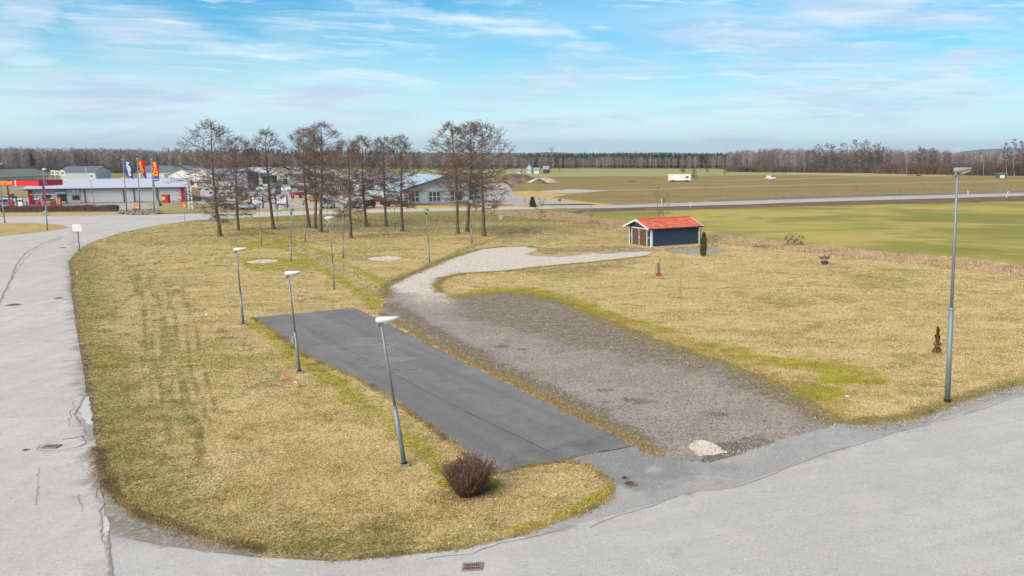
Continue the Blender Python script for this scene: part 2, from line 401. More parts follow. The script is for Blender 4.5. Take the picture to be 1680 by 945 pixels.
# ---- distant hills, blue with distance
def hills(name, base, pts, mat, label):
    """pts: (u, v_top) skyline points at distance base"""
    us = np.array([p[0] for p in pts], float); vs_ = np.array([p[1] for p in pts], float)
    U = np.linspace(us[0], us[-1], 160); Vt = np.interp(U, us, vs_)
    V = []; F = []; m = 8
    for i, (u, v) in enumerate(zip(U, Vt)):
        p = T(u, v, base); h = max(2., p.z+(vn(u, 0, 9, 3)-.5)*base*.0012)
        for k in range(m+1):
            s = k/m; z = h*math.sin(math.pi*s)**.8; yy = base+(s-.5)*base*.35
            V.append((p.x*yy/base, yy, z-.5))
    for i in range(len(U)-1):
        for k in range(m): a = i*(m+1)+k; F.append((a, a+m+1, a+m+2, a+1))
    o = mesh_obj(name, np_mesh(name, V, np.array(F), True), mat); tag(o, label, kind='structure')
M_HILL = simple('wooded_hill', (.05, .065, .06), .95, var=.35, scale=.02, spec=.0)
hills('far_hills', 7900, [(-200,252),(100,252),(300,251),(640,252),(700,250),(860,251),(900,250),(1000,251),(1090,250),(1150,252),(1200,252),(1240,250),(1262,249),(1300,251),(1350,252),(1480,253),(1560,252),(1600,246),(1640,243),(1680,243),(1760,244),(1900,250)], M_HILL, 'low wooded hills on the horizon, blue with distance')

# ---- fields
t = ground_mat('pale_field', (P(176,174,112), P(160,160,96), P(186,178,124)), (.01, .04), (1, .12), aniso=4., bump=(.3, .05)); M_PALE = t.m
sheet('distant_field', outline([(560,276.5),(900,276.5),(1290,277),(1420,282),(1480,283.5),(1500,288),(1290,287.5),(1100,289),(900,290),(700,286),(560,286)], 0, 4, 1.2, 20), 0., M_PALE, label='pale green strip of field in front of the far woods')
sheet('distant_meadow', outline([(1290,281.2),(1420,282.5),(1560,284.5),(1562,289),(1420,289),(1290,286)], 0, 4, 1.2, 20, seed=8), .01, simple('olive_meadow', P(190,172,110), .95, var=.12, scale=.05), label='olive strip of rough meadow before the right-hand woods')

t = NT('green_field', .95, .1)                       # striped winter crop
mp = t.map((.02, .034, 1)); n1 = t.noise(1.5, 6, .62, .8, mp); n2 = t.noise(2.4, 7, .68, .7, t.map((.03, .06, 1))); nf = t.noise(3.5, 5, .7)
c = t.mix(t.ramp(n1, .40, .60), P(158,152,76), P(206,184,104)); c = t.mix(t.ramp(n2, .52, .66, 0, .75), c, P(136,138,70)); c = t.mix(t.ramp(n2, .30, .44, .8, 0), c, P(204,180,112))
c = t.mix(t.ramp(nf, .3, .7, 0, .35), c, P(112,118,60)); t.col(c); t.bump(nf, .6, .06)
green_px = [(935,350),(960,345.8),(1100,342.5),(1240,338.5),(1300,336.5),(1480,333),(1680,329),(1900,325),(1900,470),(1680,444),(1560,427),(1470,421),(1290,402),(1160,386),(1000,366),(960,357)]
sheet('green_field', outline(green_px, 0, .8, .5, 2.5), -.004, t.m, label='green and straw-striped crop field beyond the ditch')

t = ground_mat('rough_verge', (P(176,150,116), P(200,172,136), P(214,188,152)), (.35, 1.5), (6, .5), bump=(1, .12), aniso=1.6); M_VERGE = t.m
t = ground_mat('brown_verge', (P(126,104,78), P(150,126,94), P(112,94,70)), (.2, .9), (4, .45), bump=(1, .12)); M_BRVERGE = t.m
sheet('highway_verge', outline([(800,352),(940,347),(960,343),(1100,339),(1240,335.5),(1320,331.5),(1480,327),(1680,321),(1900,316),(1900,327),(1680,330),(1480,334.5),(1300,338),(1240,340.5),(1100,344.5),(960,348),(940,352),(900,356),(800,354)], 0, .8, .4, 2), .004, M_BRVERGE, label='brown rough verge below the highway')
# far side of the highway
sheet('yellow_meadow', outline([(842,314),(870,312.5),(935,318),(905,324),(960,331),(1000,335),(900,336),(845,322)], 0, 1, .8, 4), .0, simple('yellow_grass', P(206,176,104), .95, var=.12, scale=.3), label='straw-yellow grass patch beside the gravel yard')
sheet('road_side_grass', outline([(640,340),(660,336),(800,336),(1000,334.3),(1010,337),(800,340.5),(640,343.5)], 0, 1, .5, 3), .004, simple('yellow_grass', None), label='dry yellow grass strip in front of the gabled building')

# ---- industrial ground
M_YARD = asphalt('yard_asphalt', P(186,180,174), .08)
M_YARDG = asphalt('yard_gravel', P(196,186,178), .1)
sheet('station_forecourt', outline([(-200,325),(60,325),(330,331),(330,340),(250,342),(215,348),(192,352.5),(-200,353)], 0, 1, .1, 2), .0, M_YARD, label='grey forecourt of the petrol station')
sheet('industrial_yard', outline([(328,300),(500,296),(640,298),(700,304),(760,306),(830,300),(840,312),(845,322),(980,336),(800,337),(650,337),(640,341.5),(330,346)], 0, 2, .2, 4, seed=6), .004, M_YARDG, label='gravelled yard of the industrial estate behind the alders')
sheet('station_lawn', outline([(188,352.5),(215,347),(262,340),(240,334),(250,332),(330,334),(420,332),(420,342.5),(330,347),(200,352.8)], 0, 1, .3, 2), .008, simple('dull_grass', P(176,158,98), .95, var=.2, scale=.4), label='olive lawn around the flagpoles and price pylon')
sheet('front_verge', outline([(-200,349),(0,349),(150,348),(193,350),(196,352.6),(150,354.2),(0,355.8),(-200,357.5)], 0, 1, .1, 2), .012, simple('straw_strip', P(196,170,108), .95, var=.15, scale=.5), label='straw strip between the hedge and the road')
sheet('yard_lawn', outline([(385,324),(414,321.5),(415,332),(380,333.5)], 0, 1, .3, 3), .012, simple('yellow_grass', None), label='yellow grass patch seen between the two left alders')
sheet('yard_grass', outline([(478,325),(512,323),(560,330),(560,334),(480,333)], 0, 1, .3, 3), .012, simple('yellow_grass', None), label='yellow grass patch behind the white banners')
sheet('yard_verge', outline([(330,346.8),(420,343.6),(560,339.5),(640,338.6),(640,343.8),(480,347.3),(330,351)], 0, 1, .2, 3), .016, simple('dull_grass', None), label='dull grass strip between the yard and the road')
sheet('bank', outline([(-100,309),(20,309),(60,312),(48,321),(-100,324)], 0, 2, .3, 3), .006, simple('bank_grass', P(166,144,96), .95, var=.25, scale=.3), label='brown grass bank behind the parked cars')
sheet('gravel_yard', outline([(838,325),(870,327.5),(935,334.4),(842,337)], 0, 1, .2, 3), .012, M_YARD, label='grey asphalt drive to the right of the gabled building')
sheet('building_plot', outline([(900,312.5),(940,310.5),(1005,312.5),(960,316),(935,317.2),(880,314)], 0, 1, .4, 4), .012, simple('pale_gravel', P(198,188,176), .95, var=.1, scale=.5), label='pale gravel building plot in the brown field')
ribbon('field_track', [(1000,313),(1070,311),(1140,308),(1300,304),(1480,300.5),(1700,296),(1900,292)], 5, .016, simple('track_gravel', P(188,170,140), .95, var=.1, scale=.3), amp=.6, step=3, label='pale farm track crossing the brown field')
ribbon('dirt_track', [(1130,296),(1200,296),(1290,294),(1420,290),(1700,289)], 6, .016, simple('track_gravel', None), amp=1.5, step=3, label='faint dirt track where the van stands')

# ---- lawn with its marks
def LM(pts, s=2): return smooth(GP(pts), s)
MK = dict(
 side_edge=GP([(125,372),(114,430),(118,480),(128,540),(140,620),(150,680),(160,740),(172,800),(205,850),(250,880),(330,897),(430,912),(540,918)]),
 tracks=[(LM([(150,405),(185,415),(215,440),(228,470),(205,500),(170,520)]), .35), (LM([(190,412),(220,435),(232,462),(215,490),(160,525)]), .35),
   (LM([(240,455),(262,490),(268,540),(264,600),(268,660),(280,730)]), .35), (LM([(275,480),(285,510),(295,570),(300,620),(318,680),(330,740)]), .3),
   (LM([(232,560),(255,600),(264,640),(290,660),(322,690),(330,720),(325,760)]), .45), (LM([(302,490),(310,520),(306,580),(322,640),(345,700)]), .3),
   (LM([(340,380),(300,392),(260,410),(235,432),(228,455)]), .3), (LM([(370,378),(330,394),(285,412),(250,436)]), .3), (LM([(220,450),(235,480),(240,520)]), .3),
   (LM([(135,415),(170,420),(205,440),(226,475),(240,540),(236,600)]), .3), (LM([(228,455),(262,500),(284,560),(300,640),(310,720)]), .3), (LM([(190,560),(205,600),(208,650),(212,700)]), .5), (LM([(160,440),(200,432),(236,446),(262,470)]), .22), (LM([(250,500),(252,560),(250,620),(244,690)]), .25), (LM([(300,470),(322,540),(332,600),(356,680)]), .22), (LM([(420,372),(380,392),(350,412),(335,440)]), .22), (LM([(430,380),(395,398),(368,418),(350,448)]), .22), (LM([(1120,430),(1116,470),(1118,505)]), .25), (LM([(1250,428),(1400,450),(1560,472),(1700,500)]), .28), (LM([(1230,440),(1400,466),(1560,492),(1700,520)]), .28), (LM([(285,480),(270,520),(272,560),(285,610),(282,660)]), .3)],
 dip=LM([(225,430),(262,455),(290,480),(318,505),(345,525),(370,548),(400,568),(410,578)]),
 dip2=LM([(430,600),(460,625),(480,640),(510,670),(540,700)]),
 moss_lot=LM([(425,530),(470,560),(500,590),(560,630),(620,680),(690,735),(745,790)]),
 moss_right=LM([(735,492),(770,484),(840,474),(880,480),(960,505),(1050,530),(1100,548),(1180,570),(1250,588),(1330,605),(1400,618),(1440,628)]),
 moss_isl=LM([(1000,806),(960,832),(900,856),(840,872)]),
 twotrack=LM([(655,505),(630,485),(600,466),(560,443),(520,420),(480,403),(440,388),(400,376)]),
 moss_a=GP([(378,398),(470,392),(500,402),(470,408),(380,410)]),
 moss_b=GP([(392,424),(420,422),(500,426),(535,436),(500,442),(420,444),(400,436)]),
 brown_tree=GP([(470,382),(540,374),(600,372),(560,392),(500,400)]),
 brown_c=GP([(800,385),(850,372),(900,368),(890,385),(830,400)]),
 shed_dirt=GP([(862,410),(900,404),(1020,402),(1070,407),(1190,400),(1180,410),(1080,413),(1000,414),(880,420)]),
 path_edge_l=LM([(640,462),(700,440),(770,405),(850,380),(880,372)]),
 path_low=GP([(820,446),(950,436),(1050,424),(1060,432),(1020,442),(900,452),(840,452)]),
 road_edge=GP([(1400,695),(1480,688),(1590,660),(1690,628)]),
 grv_mix=GP([(640,480),(720,482),(860,480),(960,507),(1100,550),(1250,600),(1360,655),(1380,690),(1200,640),(900,560),(720,520)]),
 sidestrip=LM([(640,500),(700,540),(800,595),(900,645),(1000,700),(1060,735)]),
 farlawn=GP([(1180,395),(1300,412),(1700,455),(1700,620),(1500,560),(1350,500),(1250,440)]),
)
def lawn_masks(x, y):
    n = fbm(x, y, 3, 5, 4)-.5; n2 = fbm(x, y, .8, 9, 3)-.5; big = fbm(x, y, 9, 21, 4)
    de = dseg(x, y, MK['side_edge'])
    ol = sm(de+n*4, 5.5, .3)*.58+.06
    ol = np.maximum(ol, sm(big, .46, .78)*.46); ol = np.maximum(ol, sm(fbm(x, y*1.6, 3.2, 91, 4), .50, .72)*.38)
    near = sm(y, 34, 24); ol = np.maximum(ol, near*(.22+n*.5))
    for pl, w in MK['tracks']:
        d = dseg(x, y, pl); ol = np.maximum(ol, sm(d+n2*.05, w*.7, w*.15)*(.60+n*.35))
    ol = np.maximum(ol, sm(dseg(x, y, MK['road_edge'])+n*1., 1.8, .2)*.75)
    ol = np.maximum(ol, sm(dseg(x, y, MK['path_edge_l'])+n, 1.3, .2)*.6)
    ol = np.maximum(ol, sm(sd(x, y, MK['farlawn'])+n*8, 3, -6)*(.30+n*.5))
    band = sm(y, 98, 108); ol = np.maximum(ol, band*(.40+n*.5)); ol = np.maximum(ol, sm(y, 134, 142)*.7)
    ms = sm(dseg(x, y, MK['moss_lot'])+n*1.6, 1.2, .2)*.62
    ms = np.maximum(ms, sm(dseg(x, y, MK['moss_right'])+n*3.4, 2.3, .2)*.68)
    for (u, v, r_) in ((1355,645,1.8),(1380,622,1.6),(745,788,.8),(770,800,.6)):
        g = G(u, v); ms = np.maximum(ms, sm(np.hypot(x-g.x, y-g.y)+n*2, r_*1.3, r_*.4)*.85)
    ms = np.maximum(ms, sm(dseg(x, y, MK['moss_isl'])+n*.7, 1.0, .1)*.62)
    tt = dseg(x, y, MK['twotrack'])
    ms = np.maximum(ms, sm(np.abs(tt-1.3)+n*.9, 1.2, .2)*.62)
    for k in ('moss_a', 'moss_b'): ms = np.maximum(ms, sm(sd(x, y, MK[k])+n*1.2, .8, -.4)*.62)
    ms = np.maximum(ms, sm(fbm(x, y, 5, 33, 4), .62, .76)*.3)
    br = sm(np.abs(tt-.35)+n2*.5, .4, .1)*.5*sm(y, 60, 66)
    br = np.maximum(br, sm(dseg(x, y, MK['dip'])+n2*1.6, .7, .0)*.46)
    br = np.maximum(br, sm(dseg(x, y, MK['dip2'])+n2*1.2, .8, .0)*.34)
    for k, w, a in (('brown_tree', 1.5, .42), ('brown_c', 1.5, .46), ('shed_dirt', 1.4, .5), ('path_low', 1.2, .46)):
        br = np.maximum(br, sm(sd(x, y, MK[k])+n*w*2, w, -w)*a)
    br = np.maximum(br, sm(de+n*.5, .5, .0)*.75)
    br = np.maximum(br, sm(dseg(x, y, MK['sidestrip'])+n2*.6, 1.0, .3)*.5)
    br = np.maximum(br, sm(fbm(x, y, 2.2, 71, 4), .66, .78)*.4)
    br = np.maximum(br, sm(np.abs(y-139-.0*x)+n*2, 2.5, 0)*.0)
    return np.c_[ol, ms, br]
ys = [17.]
while ys[-1] < 176: ys.append(ys[-1]*1.0062)
ys = np.array(ys); rs = np.arange(-1.0, .62, .0062)
YY, RR = np.meshgrid(ys, rs, indexing='ij'); XX = RR*YY
lawn_px = [(112,372),(118,372),(160,395),(200,383),(250,372),(320,362),(400,358),(500,353),(600,350),(700,348.5),(800,346.5),(900,348),(960,356),(1000,366),(1160,388),(1290,404),(1470,424),(1560,431),(1700,450)]
def lawn_build():
    # full fan grid, cut along the ditch and the roads (the roads lie over the rest)
    cut = GP([(-400,1500),(-400,500),(-60,372),(118,372),(320,360),(400,356),(500,351),(600,348),(700,346),(800,344.5),(905,342),(935,350),(960,354),(1000,363),(1160,385),(1290,401),(1470,420),(1560,427),(1700,445),(2600,560),(2600,1500)])
    zz = np.zeros_like(XX)+(fbm(XX, YY, 2.5, 2, 3)-.5)*.02+.012
    inn = inside(XX.ravel(), YY.ravel(), cut).reshape(XX.shape)
    ny, nx = XX.shape; idx = np.arange(ny*nx).reshape(ny, nx)
    keep = inn[:-1, :-1] | inn[1:, :-1] | inn[:-1, 1:] | inn[1:, 1:]
    F = np.stack([idx[:-1, :-1][keep], idx[:-1, 1:][keep], idx[1:, 1:][keep], idx[1:, :-1][keep]], 1)
    used = np.unique(F); re = -np.ones(ny*nx, int); re[used] = np.arange(len(used)); F = re[F]
    V = np.c_[XX.ravel(), YY.ravel(), np.minimum(zz.ravel(), .018)][used]
    me = np_mesh('lawn', V, F, True); set_attr(me, 'mask', lawn_masks(V[:, 0], V[:, 1]))
    o = mesh_obj('lawn', me, M_LAWN); tag(o, 'dry straw-coloured lawn with mossy and green patches', kind='structure')
lawn_build()

# ---- ditch with coarse dead grass
ditch_px = [(800,348),(905,347),(960,354),(1000,362),(1160,383),(1290,399),(1470,417),(1560,424),(1700,441),(1900,465),(1900,480),(1700,457),(1560,440),(1470,430),(1290,411),(1160,397),(1000,377),(950,369),(900,360),(830,355)]
DITCH = outline(ditch_px, 0, .6, .6, 2)
sheet('ditch', DITCH, .022, M_VERGE, label='ditch of dead rough grass between the lawn and the field')

# ---- roads
SIDE = P(209,202,196)
M_SIDE = asphalt('worn_asphalt', SIDE, .07, .12, patch=(P(184,178,174), P(190,178,170), P(166,156,150)), dirn=rad(96))
M_FRONT = asphalt('pale_asphalt', P(201,197,192), .06, .15, patch=(P(178,177,175), P(202,190,182), P(156,150,145)), dirn=rad(24))
M_APRON = asphalt('patched_asphalt', P(180,176,172), .1, .24, patch=(P(150,148,146), P(190,180,170), P(150,144,138)))
M_LOT = asphalt('dark_asphalt', P(136,133,129), .09, .3, patch=(P(116,116,116), P(152,150,147), P(108,108,108)), dirn=rad(-52), streak=.8)
side_px = [(-700,945),(182,1010),(178,880),(172,845),(158,740),(148,680),(138,620),(126,540),(117,480),(113,430),(128,410),(160,394),(200,382),(250,371),(320,361.5),(400,357.3),(500,352.5),(600,349.5),(700,347),(800,344.8),(905,342.6),(1000,342.6),(1240,335.5),(1300,333),(1480,327.3),(1680,321.5),(1950,314),(1950,309.5),(1680,316.7),(1480,321.5),(1300,327.6),(1000,337.2),(800,340.3),(640,343.6),(480,346.8),(330,350.6),(200,352.8),(150,354),(0,356),(-250,358.5),(-250,372),(0,366),(-250,375),(-300,500)]
ISL = [(-250,371),(0,366),(60,366),(104,369),(118,374),(80,381),(0,389),(-250,412)]
SIDEPOLY = outline([(-900,945),(182,1020),(178,880),(172,845),(158,740),(148,680),(138,620),(126,540),(117,480),(113,430),(128,410),(160,394),(200,382),(250,371),(320,361.5),(400,357.3),(500,352.5),(600,349.5),(700,347),(800,344.8),(905,342.6),(905,338.7),(800,340.3),(640,343.6),(480,346.8),(330,350.6),(200,352.8),(150,354),(0,356),(-300,359),(-450,500)], 0, .2, .09, .9)
SE = MK['side_edge']
def side_mask(x, y):
    d = dseg(x, y, SE); n = fbm(x, y, 1.2, 8, 4)-.5
    a = sm(d+n, 1.2, .1)*.45+sm(np.abs(dseg(x, y, LM([(0,560),(30,480),(75,420),(120,395)]))-1.6)+n, .7, .1)*.2
    a = np.maximum(a, (sm(np.abs(d-1.5-n*.6), .45, .1)+sm(np.abs(d-3.1-n*.6), .5, .1)+sm(np.abs(d-5.2-n*.8), .6, .1))*.36)
    b = np.maximum(sm(d+n*.8, .55, .1)*.75, sm(np.abs(d-2.3-n), .6, .1)*.3)
    return np.c_[a, b, sm(d+n*.6, .25, 0)*.8]
road = sheet('side_road', SIDEPOLY, .026, M_SIDE, grid=.9, attrs=side_mask, label='pale worn asphalt road curving along the lawn and through the junction')
sheet('highway', outline([(905,342.6),(1000,341.8),(1240,335),(1300,332.6),(1480,327.3),(1680,321.5),(1950,314),(1950,309.5),(1680,316.7),(1480,321.7),(1300,327.3),(1000,337.0),(905,338.7)], 0, 2, .03, 3), .034, asphalt('highway_asphalt', P(196,190,190), .05), label='highway running off to the right across the fields')
t = ground_mat('island_lawn', (P(200,170,110), P(212,182,124), P(170,150,92)), (.3, 1.), (6, .35), bump=(.8, .05))
sheet('traffic_island', outline([(-250,369),(0,365.8),(60,366.2),(100,369),(113,373),(80,380),(0,388),(-250,412)], 0, .3, .12, 1), .04, t.m, label='straw-coloured grass wedge at the junction, far left')
FRONT = outline([(172,876),(250,893),(330,907),(430,917),(545,922),(650,915),(760,903),(850,885),(1007,847),(1142,806),(1205,800),(1350,746),(1483,706),(1591,678),(1680,645),(1850,585),(2600,420),(3200,1400),(600,3000),(176,1300)], 0, .2, .07, .8, seed=12)
def front_mask(x, y):
    n = fbm(x, y, 1.5, 18, 4)-.5; e = GP([(178,880),(330,905),(545,922),(850,885),(1142,806),(1350,746),(1680,645)]); d = dseg(x, y, e)
    bd = (sm(np.abs(d-3.2-n*.8), .5, .1)+sm(np.abs(d-4.9-n*.8), .5, .1))*.34
    return np.c_[np.maximum(bd, sm(d+n*1.4, 1.4, .1)*.35), sm(np.abs(d-.6)+n*.9, .6, .1)*.5, sm(d+n*.4, .15, 0)*.6]
sheet('front_road', FRONT, .034, M_FRONT, grid=.8, attrs=front_mask, label='wide pale asphalt road across the foreground')
# junction apron of darker asphalt and the gravel shoulder
APRON = outline([(545,921),(650,912),(760,900),(850,879),(930,852),(985,828),(1006,806),(992,784),(960,764),(925,757),(945,748),(1045,732),(1075,744),(1110,756),(1165,760),(1215,747),(1290,721),(1372,699),(1440,703),(1520,690),(1605,657),(1680,636),(1850,580),(1850,590),(1680,648),(1591,681),(1483,709),(1350,749),(1205,803),(1142,810),(1007,851),(850,889),(760,907),(650,919)], 0, .15, .08, .5, seed=21)
def apron_mask(x, y):
    n = fbm(x, y, 1., 48, 4)-.5; d = dseg(x, y, GP([(545,921),(850,880),(985,828),(1006,806),(960,764)])); d2 = dseg(x, y, GP([(1372,699),(1440,703),(1605,657),(1850,580)]))
    g = G(1010, 762); dk = sm(np.hypot((x-g.x)*.8, (y-g.y)*1.2)+n*1.2, 4.6, 1.6)*.8
    return np.c_[np.maximum(dk, sm(d+n, .9, .1)*.3), sm(fbm(x, y, 1.3, 5, 3), .5, .7)*.4, sm(np.minimum(d, d2)+n*.6, .35, 0)*.8]
sheet('driveway_apron', APRON, .030, M_APRON, grid=.4, attrs=apron_mask, label='darker patched asphalt apron at the driveway mouth')
LOTP = outline([(414,522),(500,514),(580,505.5),(622,524),(700,563),(780,604),(860,642),(950,687),(1045,732),(1040,735),(945,748),(925,758),(870,766),(812,778),(780,758),(740,728),(690,690),(640,654),(590,624),(500,584),(450,545)], 0, .1, .15, .5, seed=31)
def lot_mask(x, y):
    n = fbm(x, y, 2., 58, 4)-.5
    l1 = GP([(470,518),(560,570),(700,660),(830,745)]); l2 = GP([(520,512),(640,575),(760,640),(900,705)]); l3 = GP([(548,509),(700,590),(860,670),(980,735)])
    a = sm(dseg(x, y, l1)+n, .6, .05)*.42+sm(dseg(x, y, l2)+n, .5, .05)*.42+sm(dseg(x, y, l3)+n*.5, .2, .02)*.3
    b = sm(fbm(x, y, 2.5, 6, 4), .58, .74)*.5; c = sm(dseg(x, y, GP([(870,755),(1000,720)]))+n, 2.2, .1)*.45
    g = G(425, 527); b = np.maximum(b, sm(np.hypot(x-g.x, y-g.y), 1.2, .2)*.5)
    return np.c_[a, b, c]
sheet('parking_lot', LOTP, .038, M_LOT, grid=.4, attrs=lot_mask, label='long dark grey asphalt parking strip')

# ---- gravel yard and the pale gravel drive
GRAVEL = outline([(1045,732),(1062,738),(1075,746),(1110,757),(1165,760),(1215,748),(1290,721),(1372,699),(1395,694),(1378,684),(1340,662),(1290,635),(1240,612),(1150,580),(1060,549),(980,518),(930,498),(880,484),(840,480),(790,483),(740,488),(722,480),(714,468),(726,457),(760,449),(820,446),(900,437),(990,429),(1060,421),(1078,413),(1040,410),(1000,414),(920,420),(880,421),(872,417),(882,408),(866,404),(830,405),(785,409),(735,425),(690,444),(650,461),(632,472),(634,490),(625,505),(622,518),(700,556),(790,601),(870,640),(960,684)], 0, .15, .28, .9, seed=41)
def gravel_mask(x, y):
    n = fbm(x, y, 2.2, 62, 4)-.5; n2 = fbm(x, y, .7, 63, 3)-.5
    white = GP([(632,470),(690,444),(735,425),(785,409),(830,404),(866,403),(884,407),(870,418),(920,421),(1000,415),(1078,411),(1060,421),(990,429),(900,437),(820,446),(760,449),(726,457),(712,470),(716,480),(690,484),(650,480)])
    w = sm(sd(x, y, white)+n*2.0+n2*1.2, .55, -.9)*(.92+n2*.5)
    g = G(1157, 737); w = np.maximum(w, 0*w)
    mix_ = sm(sd(x, y, MK['grv_mix'])+n*3, 1.2, -1.5)*.66
    edge = dseg(x, y, MK['sidestrip']); mix_ = np.maximum(mix_, sm(edge+n2*1.1-.0, 1.5, .2)*.85)
    mid = dseg(x, y, LM([(700,505),(830,555),(950,620),(1100,690)])); pale = sm(mid+n*2, 3.5, .6)*.42
    wet = np.zeros_like(x)
    for u, v, r_ in ((825,569,.75),(855,574,.55),(1032,655,.9),(1048,660,.6),(985,640,.4),(1170,680,.6),(1060,662,.5),(1215,735,1.5),(1245,724,1.0),(1170,752,.9),(1190,748,1.),(1110,690,.4),(1140,700,.4)):
        q = G(u, v); wet = np.maximum(wet, sm(np.hypot((x-q.x)*.8+(y-q.y)*.3, (y-q.y)*1.1)+n2*.9, r_, r_*.25)*.72)
    fl = LM([(690,470),(716,500),(770,535),(860,580)]); al = np.hypot(x-fl[0][0], y-fl[0][1]); w = np.maximum(w, sm(dseg(x, y, fl)+n*1.6, 3.0, .4)*np.clip(1.0-al/16., 0, 1)*.95)
    re_ = dseg(x, y, GP([(740,487),(840,479),(930,497),(1060,548),(1240,611),(1378,683)])); mix_ = np.maximum(mix_, sm(re_+n*2., 3.2, .3)*.8)
    mix_ = mix_*(1-np.clip(w, 0, 1)*.9); return np.c_[w*1.1, mix_, wet]
def gravelmat():
    t = NT('gravel', .95, .1); n1 = t.noise(.35, 5, .6); n2 = t.noise(2.2, 5, .65); nf = t.noise(22, 4, .8); v = t.vor(13, out='Color')
    q = t.N.new('ShaderNodeSeparateColor'); t.L.new(v, q.inputs[0]); ne = t.noise(1.6, 6, .72)
    c = t.mix(t.ramp(n1, .35, .65), P(172,160,150), P(190,178,168)); c = t.mix(t.ramp(n2, .5, .7, 0, .6), c, P(152,140,130))
    c = t.mix(t.thr(t.attr('mask', 1), ne, .3), c, t.mix(t.ramp(n2, .42, .6), P(132,116,94), P(156,140,104)))
    wf = t.ramp(t.math('ADD', t.attr('mask', 0), t.math('MULTIPLY', t.math('SUBTRACT', ne, .5), 1.1)), .05, .95); c = t.mix(wf, c, t.mix(t.ramp(t.noise(3, 6, .75), .42, .66), P(240,229,214), t.mix(t.ramp(nf, .4, .6), P(226,214,196), P(196,180,158))))
    c = t.mix(t.math('MULTIPLY', t.thr(t.attr('mask', 2), ne, .2), .75), c, P(112,104,88))
    iw = t.math('SUBTRACT', 1., t.math('MULTIPLY', wf, .8)); c = t.mix(t.ramp(q.outputs[0], .86, .93, 0, .55), c, P(214,208,202)); c = t.mix(t.math('MULTIPLY', t.ramp(q.outputs[1], .80, .9, 0, .5), iw), c, P(112,100,90)); nb = t.noise(9, 5, .8); c = t.mix(t.math('MULTIPLY', t.ramp(nb, .55, .75, 0, .5), iw), c, P(124,112,100)); c = t.mix(t.ramp(nb, .45, .25, 0, .4), c, P(204,196,188))
    c = t.mix(t.math('MULTIPLY', t.ramp(nf, .35, .65, .0, .35), iw), c, P(116,108,102)); t.col(c)
    t.bump(t.math('ADD', nf, q.outputs[2]), .7, .02); return t.m
sheet('gravel_drive', GRAVEL, .0245, gravelmat(), grid=.33, attrs=gravel_mask, label='grey gravel yard narrowing into the pale gravel drive to the shed')
M_SAND = ground_mat('pale_sand', (P(236,230,216), P(220,210,192), P(244,240,230)), (1.2, 3), (14, .22), bump=(.6, .02)).m
M_SANDO = ground_mat('white_spoil', (P(236,226,204), P(216,204,180), P(244,238,222)), (2, 6), (18, .3), bump=(.7, .02)).m
sheet('sand_patch', outline([(402,430),(420,427),(440,426),(456,427),(455,430),(440,432),(420,433),(405,432)], 1, .12, .25, .8), .03, M_SAND, label='left pale sand patch on the lawn beside the street lamps')
sheet('sand_patch', outline([(602,424),(620,421.5),(640,420.5),(658,422.5),(660,425),(645,428),(625,428.5),(608,427)], 1, .12, .1, .8), .03, M_SAND, label='right oval pale sand patch on the lawn left of the drive')
sheet('lime_patch', outline([(1127,733),(1138,725),(1158,724),(1174,732),(1192,742),(1184,747),(1164,750),(1146,749),(1132,742)], 1, .05, .3, .35), .034, M_SANDO, label='white lime stain at the end of the gravel yard')
sheet('grey_gravel_patch', outline([(1088,411),(1110,408.5),(1150,406.5),(1185,408),(1197,411),(1175,415),(1130,418),(1105,416)], 1, .2, .3, 1), .03, ground_mat('grey_chippings', (P(170,166,164), P(150,146,142), P(188,184,182)), (1, 4), (9, .3)).m, label='oval of grey chippings beside the blue shed')
t = ground_mat('muddy_verge', (P(168,160,150), P(148,138,124), P(182,172,160)), (.8, 3), (12, .3), bump=(.6, .02)); M_MUD = t.m; MUDP = GP([(160,742),(168,790),(195,828),(228,850),(280,866),(340,885),(430,908),(400,914),(330,908),(250,893),(182,881),(172,846)])
sheet('muddy_corner', outline([(160,742),(168,790),(195,828),(228,850),(280,866),(340,885),(430,908),(400,914),(330,908),(250,893),(182,881),(172,846)], 0, .12, .12, .5, seed=51), .029, M_MUD, label='muddy tyre-worn corner where the two roads meet')

# ---- cracks, seams, kerb seam of the side road
M_CRACK = simple('crack_tar', P(156,150,145), .9, var=.15, scale=6); M_CRACK2 = simple('fine_crack', P(176,170,165), .9, var=.15, scale=6)
CRZ = [0.]
def crack(px, w, mat=M_CRACK, par=road, z=.042, amp=.12, wn=.9):
    w = w*.8; CRZ[0] += .0006; z += CRZ[0]
    return ribbon('crack', px, w, z, mat, par, amp, .08, wn=wn)
crack([(100,392),(70,400),(45,413),(28,433),(18,458),(8,478),(-2,500)], .11)
crack([(98,394),(60,408),(38,428),(24,450),(12,476)], .05, M_CRACK2)
crack([(104,388),(80,396),(56,399)], .1, M_CRACK2)
crack([(139,650),(128,668),(123,683),(134,694),(138,710),(146,716)], .05, amp=.2)
crack([(150,714),(136,716),(141,728),(130,734),(98,741),(70,742),(60,738),(64,733),(100,723),(136,717)], .04, amp=.06)
crack([(141,750),(154,770),(158,800),(168,850),(175,900),(182,945)], .06, M_CRACK2, amp=.2)
crack([(118,655),(116,680),(110,700)], .025, M_CRACK2, amp=.25)
crack([(63,770),(62,800),(60,830)], .02, M_CRACK2); crack([(130,812),(133,842)], .025, M_CRACK2)
frd = bpy.data.objects['front_road']; ap = bpy.data.objects['driveway_apron']; lot = bpy.data.objects['parking_lot']
crack([(178,880),(183,945),(184,1000)], .06, par=frd, amp=.03)
crack([(966,868),(1007,850),(1090,824),(1142,808),(1205,802),(1280,774),(1350,747),(1420,726),(1483,707),(1591,680),(1700,640)], .06, M_CRACK2, frd, amp=.1)
